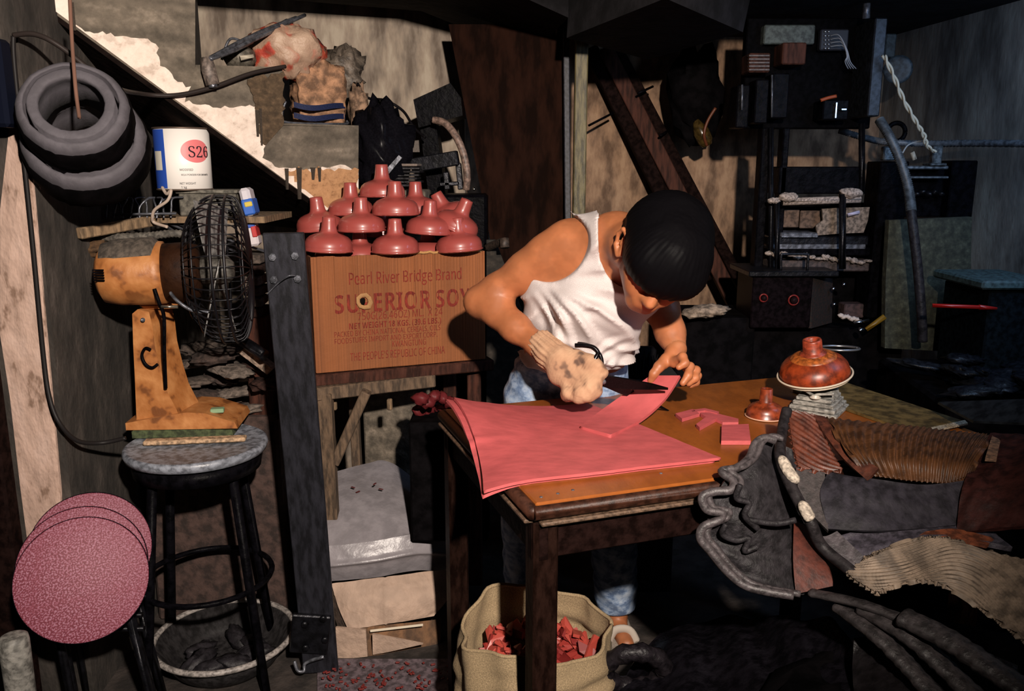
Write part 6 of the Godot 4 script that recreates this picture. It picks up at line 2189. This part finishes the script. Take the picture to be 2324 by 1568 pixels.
func rubber_heap() -> void:
	# rows run from the near (lower) edge to the far (upper) one, points from left to right
	var dark := mat("2a272a", 0.55, T.grime, 5.0, 0.7)
	var st := sm()
	var up := Vector3(0, 0.8, 0.6)
	# bulk that carries the sheets: a stack of old rubber beside the table
	st = sm()
	lump(st, Transform3D(Basis(Vector3.UP, 0.2) * Basis.from_scale(Vector3(0.50, 0.30, 0.2)), Vector3(0.86, 0.26, -1.40)), 0.12, 1.2, 40, 71.0, 0.6)
	tag(obj("rubber_bale", st, M.dark), "black bale of old rubber under the patched sheets at the lower right", "bale")
	# A: the dark piece with the wavy left edge
	var A := [[[1700, 1330, 1.46], [1760, 1342, 1.45], [1840, 1350, 1.46]], [[1612, 1250, 1.49], [1740, 1270, 1.48], [1840, 1290, 1.50]], [[1612, 1150, 1.505], [1720, 1180, 1.50], [1830, 1200, 1.53]], [[1660, 1075, 1.535], [1730, 1090, 1.54], [1815, 1110, 1.575]], [[1722, 1002, 1.62], [1764, 1010, 1.62], [1800, 1020, 1.61]]]
	var t := thing("rubber_flap", "dark grey rubber flap with a wavy beaded edge hanging off the table's front", "flap", at(1720, 1345, 1.5))
	sheet(st, patch(A), 2, 2, 0.004)
	st = sm()
	sheet(st, patch(A, func(u: float, v: float) -> Vector3: return up * (0.008 * nz.get_noise_2d(u * 70.0, v * 160.0) + 0.006 * sin(v * 30.0 + u * 4.0) * (1.0 - u) * (1.0 - u))), 30, 50, 0.008)
	obj("sheet", st, dark, t)
	var bead := [[1800, 1352, 1.44], [1740, 1342, 1.45], [1690, 1328, 1.46], [1650, 1296, 1.47], [1612, 1250, 1.48], [1590, 1222, 1.485], [1596, 1196, 1.49], [1632, 1180, 1.49], [1638, 1164, 1.49], [1604, 1156, 1.49], [1594, 1128, 1.495], [1620, 1116, 1.50], [1658, 1112, 1.50], [1664, 1092, 1.515], [1638, 1070, 1.535], [1672, 1062, 1.545], [1700, 1040, 1.575], [1714, 1008, 1.60], [1736, 994, 1.61], [1760, 1000, 1.61]]
	var bm := mat("4c4547", 0.5, T.grime, 9.0, 0.5)
	for s in 2:
		var pts := []
		for p in bead:
			pts.append(at(p[0] + s * 16.0, p[1] - s * 4.0, p[2] - 0.012 + s * 0.004))
		st = sm()
		tube(st, curve(pts, 6), 0.0085 - 0.002 * s, 10)
		obj("bead", st, bm, t)
	for q in [[[1680, 1100], [1672, 1130], [1700, 1142], [1690, 1170], [1720, 1200]], [[1648, 1190], [1640, 1212], [1670, 1226], [1700, 1222], [1690, 1250], [1720, 1240]], [[1700, 1180], [1760, 1188], [1806, 1180]]]:
		var pts := []
		for p in q:
			pts.append(at(p[0], p[1], 1.475))
		st = sm()
		tube(st, curve(pts, 6), 0.006, 8)
		obj("fold", st, dark, t)
	# E: red brown strip beside it
	st = sm()
	sheet(st, patch([[[1806, 1348, 1.45], [1890, 1330, 1.43]], [[1800, 1270, 1.48], [1884, 1300, 1.44]], [[1802, 1180, 1.51], [1840, 1200, 1.47]]]), 8, 20, 0.006)
	tag(obj("red_brown_strip", st, mat("5e2c20", 0.6, T.grime, 6.0, 0.4)), "red-brown rubber strip between the wavy flap and the big folded sheet", "strip")
	# B: the big folded sheet with its pieces
	t = thing("patched_sheet", "big folded sheet patched from brown ribbed and dark grey rubber, on the table's right end", "sheet", at(2000, 1200, 1.5))
	var warm := mat("6a3520", 0.5, T.grime, 4.0, 0.3)
	var rib := func(f: float, amp: float, slant := 0.0) -> Callable: return func(u: float, v: float) -> Vector3: return up * (amp * sin((u + slant * v) * f) + 0.004 * nz.get_noise_2d(u * 60.0, v * 60.0))
	st = sm()
	sheet(st, patch([[[1812, 1060, 1.58], [1860, 1068, 1.57], [1912, 1066, 1.57]], [[1796, 990, 1.66], [1844, 1000, 1.65], [1880, 1010, 1.65]], [[1790, 930, 1.74], [1822, 934, 1.74], [1852, 942, 1.74]]], func(u: float, v: float) -> Vector3: return up * 0.0022 * sin((v + 0.35 * u) * 64.0)), 30, 90, 0.008)
	obj("ribbed_patch", st, mat("62301f", 0.5, T.grime, 5.0, 0.3), t)
	st = sm()
	sheet(st, patch([[[1968, 1090, 1.54], [1994, 1062, 1.55]], [[1914, 1040, 1.60], [1936, 1022, 1.61]], [[1872, 985, 1.67], [1895, 975, 1.68]], [[1846, 940, 1.74], [1872, 945, 1.74]]]), 8, 30, 0.007)
	obj("brown_band", st, mat("562c1e", 0.5, T.grime, 5.0, 0.3), t)
	st = sm()
	sheet(st, patch([[[1975, 1075, 1.56], [2060, 1090, 1.54], [2150, 1095, 1.53], [2200, 1080, 1.54]], [[1925, 1020, 1.60], [2040, 1040, 1.56], [2150, 1045, 1.55], [2215, 1040, 1.56]], [[1890, 965, 1.69], [2030, 985, 1.66], [2150, 995, 1.64], [2240, 1000, 1.63]], [[1876, 946, 1.75], [2030, 962, 1.73], [2150, 975, 1.72], [2244, 986, 1.70]]], rib.call(150.0, 0.003, -0.12)), 190, 24, 0.008)
	obj("ribbed_roll", st, mat("5a381f", 0.5, T.grime, 3.0, 0.3), t)
	st = sm()
	sheet(st, patch([[[1880, 1200, 1.48], [1980, 1205, 1.46], [2080, 1200, 1.46], [2170, 1190, 1.46]], [[1862, 1120, 1.53], [1960, 1130, 1.51], [2080, 1140, 1.50], [2180, 1130, 1.50]], [[1880, 1070, 1.57], [1975, 1085, 1.545], [2090, 1098, 1.53], [2200, 1088, 1.53]]], func(u: float, v: float) -> Vector3: return up * 0.006 * nz.get_noise_2d(u * 50.0, v * 50.0)), 40, 24, 0.008)
	obj("grey_patch", st, mat("2e2b32", 0.6, T.grime, 5.0, 0.4), t)
	st = sm()
	sheet(st, patch([[[1815, 1140, 1.53], [1880, 1205, 1.475]], [[1806, 1060, 1.585], [1872, 1072, 1.57]]]), 10, 14, 0.008)
	obj("mottled_patch", st, mat("3c3434", 0.7, T.grime, 9.0, 0.8), t)
	st = sm()
	sheet(st, patch([[[1850, 1240, 1.46], [1930, 1290, 1.41], [1960, 1262, 1.42]], [[1822, 1160, 1.51], [1862, 1215, 1.47], [1900, 1205, 1.47]]]), 14, 14, 0.01)
	obj("lower_edge", st, mat("4d464a", 0.5, T.grime, 6.0, 0.5), t)
	st = sm()
	tube(st, curve([at(1786, 930, 1.735), at(1776, 975, 1.69), at(1770, 1030, 1.575), at(1785, 1080, 1.53), at(1812, 1135, 1.485), at(1840, 1185, 1.455), at(1866, 1240, 1.45), at(1930, 1294, 1.405), at(1985, 1340, 1.37)], 8), 0.0115, 10)
	obj("rolled_edge", st, mat("2c282a", 0.5, T.grime, 6.0, 0.5), t)
	for q in [[[1772, 1035, 1.555], [1790, 1070, 1.525], [1812, 1096, 1.505]], [[1818, 1138, 1.47], [1832, 1165, 1.452], [1842, 1182, 1.445]]]:
		st = sm()
		tube(st, curve([at(q[0][0], q[0][1], q[0][2]), at(q[1][0], q[1][1], q[1][2]), at(q[2][0], q[2][1], q[2][2])], 6), [0.004, 0.008, 0.0105, 0.0115, 0.0122, 0.0118, 0.0125, 0.012, 0.0122, 0.0112, 0.0105, 0.007, 0.003], 10, 0.8)
		obj("white_patch", st, mat("c2b4a4", 0.8, T.grime, 14.0, 0.4), t)
	# maroon pieces at the right
	st = sm()
	sheet(st, patch([[[2170, 1210, 1.45], [2250, 1200, 1.42], [2345, 1190, 1.38]], [[2190, 1090, 1.52], [2270, 1080, 1.50], [2345, 1070, 1.46]], [[2246, 985, 1.68], [2300, 985, 1.64], [2350, 985, 1.60]]], func(u: float, v: float) -> Vector3: return up * 0.008 * nz.get_noise_2d(u * 60.0, v * 90.0)), 24, 30, 0.008)
	tag(obj("maroon_sheet", st, mat("381b18", 0.6, T.grime, 5.0, 0.5)), "dark maroon rubber sheet at the right edge beside the patched sheet", "sheet")
	st = sm()
	sheet(st, patch([[[2236, 1040, 1.545], [2262, 1042, 1.54]], [[2244, 1012, 1.60], [2268, 1012, 1.60]], [[2252, 988, 1.66], [2274, 988, 1.66]]]), 5, 10, 0.006)
	tag(obj("tan_tab", st, mat("7a5a44", 0.8, T.grime, 9.0, 0.4)), "small tan rubber tab where the ribbed roll meets the maroon sheet", "tab")
	# C: pale ribbed sheet
	st = sm()
	sheet(st, patch([[[1990, 1344, 1.33], [2060, 1318, 1.33], [2130, 1322, 1.32], [2220, 1372, 1.27], [2345, 1465, 1.18]], [[1925, 1300, 1.39], [2040, 1275, 1.385], [2140, 1270, 1.37], [2240, 1310, 1.32], [2345, 1370, 1.25]], [[1955, 1272, 1.42], [2060, 1232, 1.42], [2150, 1222, 1.41], [2250, 1250, 1.38], [2345, 1270, 1.34]]], func(u: float, v: float) -> Vector3: return up * (0.0022 * sin((v * 1.0 + 0.22 * sin(u * 7.0)) * 78.0) + 0.005 * nz.get_noise_2d(u * 60.0, v * 30.0))), 70, 110, 0.008)
	tag(obj("pale_ribbed_sheet", st, mat("877564", 0.65, T.grime, 3.0, 0.3)), "pale ribbed rubber sheet draped at the lower right, its ridges running in waves", "sheet")
	st = sm()
	sheet(st, patch([[[2060, 1232, 1.425], [2160, 1222, 1.42], [2240, 1236, 1.40]], [[2100, 1206, 1.45], [2170, 1200, 1.45], [2260, 1222, 1.42]]]), 20, 8, 0.008)
	tag(obj("rust_strip", st, mat("7a4026", 0.6, T.grime, 6.0, 0.4)), "rust-brown rubber strip along the top of the pale ribbed sheet", "strip")
	st = sm()
	sheet(st, patch([[[1930, 1285, 1.425], [2040, 1235, 1.43], [2150, 1215, 1.43], [2300, 1240, 1.39]], [[1900, 1215, 1.48], [2010, 1190, 1.49], [2120, 1175, 1.49], [2240, 1190, 1.46]]], func(u: float, v: float) -> Vector3: return up * 0.008 * nz.get_noise_2d(u * 60.0, v * 40.0)), 40, 14, 0.01)
	tag(obj("grey_fold", st, mat("45404a", 0.55, T.grime, 7.0, 0.6)), "grey fold of rubber between the dark patches and the pale ribbed sheet", "fold")
	# F: dark strips running down to the lower right
	for q in [[[1840, 1345, 1.43], [1960, 1372, 1.36], [2080, 1420, 1.29], [2110, 1450, 1.27], 0.013, "corded dark strip curling below the patched sheet"], [[1905, 1375, 1.40], [1990, 1440, 1.32], [2060, 1510, 1.26], [2130, 1590, 1.2], 0.02, "leftmost of the three long dark strips running down from the patched sheet"], [[1960, 1380, 1.37], [2060, 1440, 1.29], [2140, 1510, 1.23], [2220, 1590, 1.17], 0.022, "middle one of the three long dark strips at the lower right"], [[2050, 1400, 1.30], [2150, 1450, 1.24], [2240, 1510, 1.18], [2330, 1570, 1.13], 0.026, "rightmost of the three long dark strips under the pale ribbed sheet"]]:
		st = sm()
		var pts := []
		for k in 4:
			pts.append(at(q[k][0], q[k][1], q[k][2]))
		var cp := curve(pts, 10)
		var rr := []
		for k in cp.size():
			rr.append(q[4] * (1.0 + 0.25 * nz.get_noise_1d(k * 22.0)))
		tube(st, cp, rr, 12, 0.55)
		tag(obj("rubber_strip", st, mat("3a3536", 0.5, T.grime, 6.0, 0.8)), q[5], "strip", "dark strips at the bottom right")
	st = sm()
	sheet(st, patch([[[1990, 1590, 1.18], [2180, 1590, 1.12], [2345, 1600, 1.08]], [[1960, 1450, 1.30], [2140, 1440, 1.22], [2345, 1480, 1.12]], [[1960, 1345, 1.36], [2120, 1325, 1.34], [2345, 1400, 1.22]]], func(u: float, v: float) -> Vector3: return Vector3(0, -0.10, -0.02) + up * 0.012 * nz.get_noise_2d(u * 60.0, v * 60.0)), 40, 40, 0.012)
	tag(obj("black_sheet", st, mat("1d1a1c", 0.45, T.grime, 6.0, 0.8)), "crumpled black rubber sheet underneath the pale ribbed one at the bottom right", "sheet")
	# bottom: black inner tubes on the floor
	st = sm()
	sheet(st, patch([[[1380, 1620, 1.62], [1600, 1640, 1.45], [1850, 1640, 1.32], [2050, 1640, 1.22]], [[1440, 1500, 1.75], [1600, 1470, 1.68], [1780, 1480, 1.52], [1960, 1500, 1.38]], [[1500, 1430, 1.9], [1640, 1400, 1.85], [1780, 1400, 1.66], [1900, 1410, 1.5]]], func(u: float, v: float) -> Vector3: return up * (0.03 * nz.get_noise_2d(u * 80.0, v * 60.0) + 0.012 * sin(u * 24.0 + v * 5.0))), 60, 30, 0.012)
	tag(obj("black_tube", st, mat("17151a", 0.35, T.grime, 4.0, 0.8)), "flattened black inner tube heaped at the bottom edge between sack and bale", "tube")
	st = sm()
	var c := at(1440, 1520, 1.66)
	var ring := []
	for k in 33:
		var a := TAU * k / 32
		ring.append(c + Vector3(cos(a) * 0.065, sin(a) * 0.055, 0.02 * sin(a)))
	var rr := []
	for k in 33:
		rr.append(0.02 + 0.003 * sin(k * 2.0))
	tube(st, ring, rr, 10)
	tag(obj("black_coil", st, mat("201c20", 0.4, T.grime, 6.0, 0.8)), "coil of black rubber hose on the floor right of the sack", "coil")

# ---------- sack, bales, floor ----------
func low_things() -> void:
	# wrapped bales under the carton's trestle
	var t := thing("wrapped_bale", "large bale wrapped in dull grey plastic under the trestle, two red marks on top", "bale", Vector3(at(900, 1300, 2.6).x, 0, -2.6))
	var plastic := mat("8e888c", 0.35, T.soft, 3.0, 0.25)
	var st := sm()
	sheet(st, patch([[[735, 1245, 2.36], [850, 1232, 2.38], [950, 1215, 2.42], [1035, 1215, 2.5]], [[735, 1150, 2.5], [850, 1145, 2.52], [950, 1150, 2.55], [1030, 1190, 2.6]], [[735, 1075, 2.68], [830, 1052, 2.74], [890, 1050, 2.76], [990, 1130, 2.74]]], func(u: float, v: float) -> Vector3: return Vector3(0, 1, 0) * 0.006 * nz.get_noise_2d(u * 60.0, v * 60.0)), 40, 40, 0.01)
	obj("wrapped_top", st, plastic, t)
	st = sm()
	sheet(st, patch([[[735, 1320, 2.36], [850, 1310, 2.38], [950, 1295, 2.43], [1038, 1300, 2.52]], [[735, 1284, 2.34], [850, 1272, 2.355], [950, 1255, 2.4], [1038, 1255, 2.49]], [[735, 1240, 2.36], [850, 1228, 2.38], [950, 1210, 2.42], [1038, 1212, 2.5]]], func(u: float, v: float) -> Vector3: return Vector3(0, 0, 1) * (0.012 * exp(-pow((v - 0.52) / 0.06, 2.0)) + 0.006 * nz.get_noise_2d(u * 90.0, v * 40.0))), 60, 30, 0.01)
	obj("wrapped_front", st, plastic, t)
	st = flat()
	for q in [[803, 1108], [814, 1118], [852, 1100], [866, 1112]]:
		var c := at(q[0], q[1], 2.575) + Vector3(0, 0.008, 0.012)
		box(st, c, Vector3(0.016, 0.002, 0.006), Basis(Vector3.UP, 0.6 + q[0]), 0.0005)
	obj("red_mark", st, mat("5a2626", 0.8), t)
	st = flat()
	box(st, Vector3(at(880, 1300, 2.6).x, 0.13, -2.66), Vector3(0.36, 0.25, 0.40), Basis(Vector3.UP, 0.25), 0.02)
	obj("core", st, mat("3c3836", 0.9, T.grime, 4.0), t)
	t = thing("paper_parcel", "paper-wrapped parcel with folded ends and a strap, below the grey plastic bale", "parcel", Vector3(at(880, 1400, 2.3).x, 0, -2.36))
	var paper := mat("b09684", 0.75, T.soft, 3.0, 0.6)
	st = sm()
	sheet(st, patch([[[790, 1428, 2.27], [880, 1416, 2.28], [985, 1398, 2.33]], [[768, 1380, 2.30], [880, 1362, 2.30], [1020, 1350, 2.36]], [[752, 1325, 2.33], [880, 1308, 2.35], [1012, 1292, 2.42]]], func(u: float, v: float) -> Vector3: return Vector3(0, 0, 1) * (0.006 * nz.get_noise_2d(u * 120.0, v * 60.0) + 0.004 * exp(-pow((u - 0.48) / 0.012, 2.0)) + 0.003 * exp(-pow((v - 0.75) / 0.03, 2.0)))), 50, 24, 0.01)
	obj("wrapping", st, paper, t)
	st = flat()
	prism(st, [at(754, 1330, 2.335), at(770, 1384, 2.31), at(792, 1430, 2.28), at(765, 1420, 2.36), at(750, 1370, 2.37)], Vector3(0, 0, -0.02))
	obj("folded_end", st, mat("8a7466", 0.8, T.grime, 6.0, 0.4), t)
	st = flat()
	beam(st, at(840, 1432, 2.25), at(960, 1418, 2.29), 0.007, 0.003, Vector3(0, 0, 1), 0.0005)
	obj("bright_strap", st, mat("d8ccb8", 0.3), t)
	t = thing("lower_parcel", "lowest paper parcel on the floor, its brown side and folded flap showing", "parcel", Vector3(at(880, 1480, 2.25).x, 0, -2.4))
	st = sm()
	sheet(st, patch([[[758, 1495, 2.24], [830, 1490, 2.23], [1000, 1470, 2.3]], [[758, 1460, 2.26], [830, 1456, 2.26], [1000, 1438, 2.32]], [[758, 1425, 2.28], [830, 1422, 2.28], [1000, 1405, 2.35]]], func(u: float, v: float) -> Vector3: return Vector3(0, 0, 1) * 0.006 * nz.get_noise_2d(u * 90.0, v * 60.0)), 30, 16, 0.01)
	obj("brown_side", st, mat("7a5638", 0.8, T.blotch, 4.0, 0.4), t)
	for q in [[[762, 1424], [830, 1430], [834, 1490], [762, 1498]], [[845, 1440], [890, 1448], [960, 1462], [880, 1480], [846, 1486]]]:
		st = flat()
		var pl := []
		for p in q:
			pl.append(at(p[0], p[1], 2.225))
		prism(st, pl, Vector3(0, 0, -0.008))
		obj("paper_flap", st, paper, t)
	st = sm()
	sheet(st, func(u: float, v: float) -> Vector3: return on_level(720 + u * 330.0, 1590 - v * 95.0, 0.012 + 0.008 * nz.get_noise_2d(u * 80.0, v * 80.0)), 40, 14, 0.01)
	tag(obj("floor_sacking", st, mat("6a5c62", 0.8, T.grime, 5.0, 0.6)), "dusty grey sacking on the floor strewn with reddish crumbs", "sacking")
	var crumb := mat("7a2420", 0.6, T.fine, 9.0)
	st = flat()
	var rng := RandomNumberGenerator.new()
	rng.seed = 12
	for k in 90:
		var c := on_level(730 + rng.randf() * 300.0, 1502 + rng.randf() * 62.0, 0.022 + rng.randf() * 0.004)
		box(st, c, Vector3(0.006 + 0.008 * fposmod(k * 0.37, 1.0), 0.004, 0.006), Basis(Vector3.UP, k * 1.3), 0.001)
	var cr := obj("rubber_crumbs", st, crumb)
	cr.set_meta("kind", "stuff")
	tag(cr, "reddish rubber crumbs scattered on the grey sacking", "crumbs")
	# the sack of red offcuts
	var sc := on_level(1214, 1432, 0.40)
	t = thing("burlap_sack", "open tan sack full of red rubber offcuts, on the floor behind the table leg", "sack", Vector3(sc.x, 0, sc.z))
	var sackm := mat("9c8666", 0.9, T.fine, 12.0, 0.6)
	st = sm()
	var RX := 0.165
	var rim := func(a: float) -> float: return 0.405 + 0.035 * smoothstep(0.2, 1.0, sin(a)) + 0.012 * sin(a * 3.0 + 1.0)
	var wallf := func(u: float, v: float, inner: float) -> Vector3:
		var a := TAU * u
		var y: float = rim.call(a) * v
		var r := RX * (0.92 + 0.10 * sin(v * 2.6)) - inner + 0.006 * sin(a * 9.0 + v * 7.0) * v + 0.010 * nz.get_noise_3dv(Vector3(cos(a) * 60.0, v * 120.0, sin(a) * 60.0)) + 0.014 * sin(v * 46.0 + 2.0 * sin(a * 2.0)) * smoothstep(0.98, 0.7, v) * (0.4 + 0.6 * sin(a * 1.5))
		r *= 1.0 + 0.06 * pow(cos(a), 2.0)
		return Vector3(sc.x + cos(a) * r, y, sc.z - sin(a) * r * 0.86)
	var NU := 72
	var NV := 40
	for j in NV:
		for i in NU:
			var u0 := float(i) / NU
			var u1 := float(i + 1) / NU
			var v0 := float(j) / NV
			var v1 := float(j + 1) / NV
			quad(st, wallf.call(u0, v0, 0.0), wallf.call(u1, v0, 0.0), wallf.call(u1, v1, 0.0), wallf.call(u0, v1, 0.0))
			quad(st, wallf.call(u0, v0, 0.007), wallf.call(u0, v1, 0.007), wallf.call(u1, v1, 0.007), wallf.call(u1, v0, 0.007))
	obj("cloth_wall", st, sackm, t)
	st = sm()
	var hem := []
	for i in 73:
		hem.append(wallf.call(float(i) / 72.0, 1.0, 0.0035))
	tube(st, hem, 0.0045, 7)
	obj("hem", st, sackm, t)
	# red offcuts in it
	var redm := [mat("8a2e28", 0.45), mat("6f2220", 0.45), mat("9a3c32", 0.45)]
	var shapes := []
	for k in 4:
		st = flat()
		var w := 0.022 + 0.006 * k
		prism(st, [Vector3(-w, 0, -0.008), Vector3(w * 0.6, 0, -0.012), Vector3(w, 0.002, 0.006), Vector3(0, 0.006, 0.012), Vector3(-w * 0.9, 0, 0.008)], Vector3(0, 0.007, 0))
		st.index()
		st.generate_normals()
		shapes.append(st.commit())
	for k in 130:
		var a := k * 2.39996
		var r := 0.128 * sqrt(fposmod(k * 0.618, 1.0))
		var o := put("red_offcut", shapes[k % 4], redm[k % 3])
		o.position = Vector3(sc.x + cos(a) * r, 0.325 + 0.05 * (1.0 - r / 0.13) + 0.012 * (k % 3), sc.z - sin(a) * r * 0.84)
		o.rotation = Vector3(sin(k * 1.7) * 0.8, k * 2.1, sin(k * 2.9) * 0.8)
		tag(o, "small red rubber offcut among the heap inside the tan sack", "offcut", "red offcuts in the sack")
	st = sm()
	lathe(st, [Vector2(0.0, 0.02), Vector2(0.14, 0.02), Vector2(0.142, 0.28), Vector2(0.08, 0.32), Vector2(0, 0.335)], Transform3D(Basis(), Vector3(sc.x, 0, sc.z)), 32)
	var fill := obj("buried_offcuts", st, redm[1], t)
	fill.set_meta("kind", "stuff")
	# red scraps behind the pink sheet's left corner
	for k in 9:
		st = sm()
		lump(st, xform(at(955 + (k % 5) * 16, 905 + (k / 5) * 30 + 8 * sin(k * 2.0), 2.35 + 0.02 * k), Vector3(0.03, 0.02, 0.02), Vector3(20.0 * sin(k), 40.0 * k, 0)), 0.35, 1.6, 14, k * 6.0 + 11.0)
		tag(obj("red_scrap", st, mat("5c1f22", 0.5)), "dark red rubber scrap in the shadow left of the pink sheets", "scrap", "red scraps left of the pink sheets")
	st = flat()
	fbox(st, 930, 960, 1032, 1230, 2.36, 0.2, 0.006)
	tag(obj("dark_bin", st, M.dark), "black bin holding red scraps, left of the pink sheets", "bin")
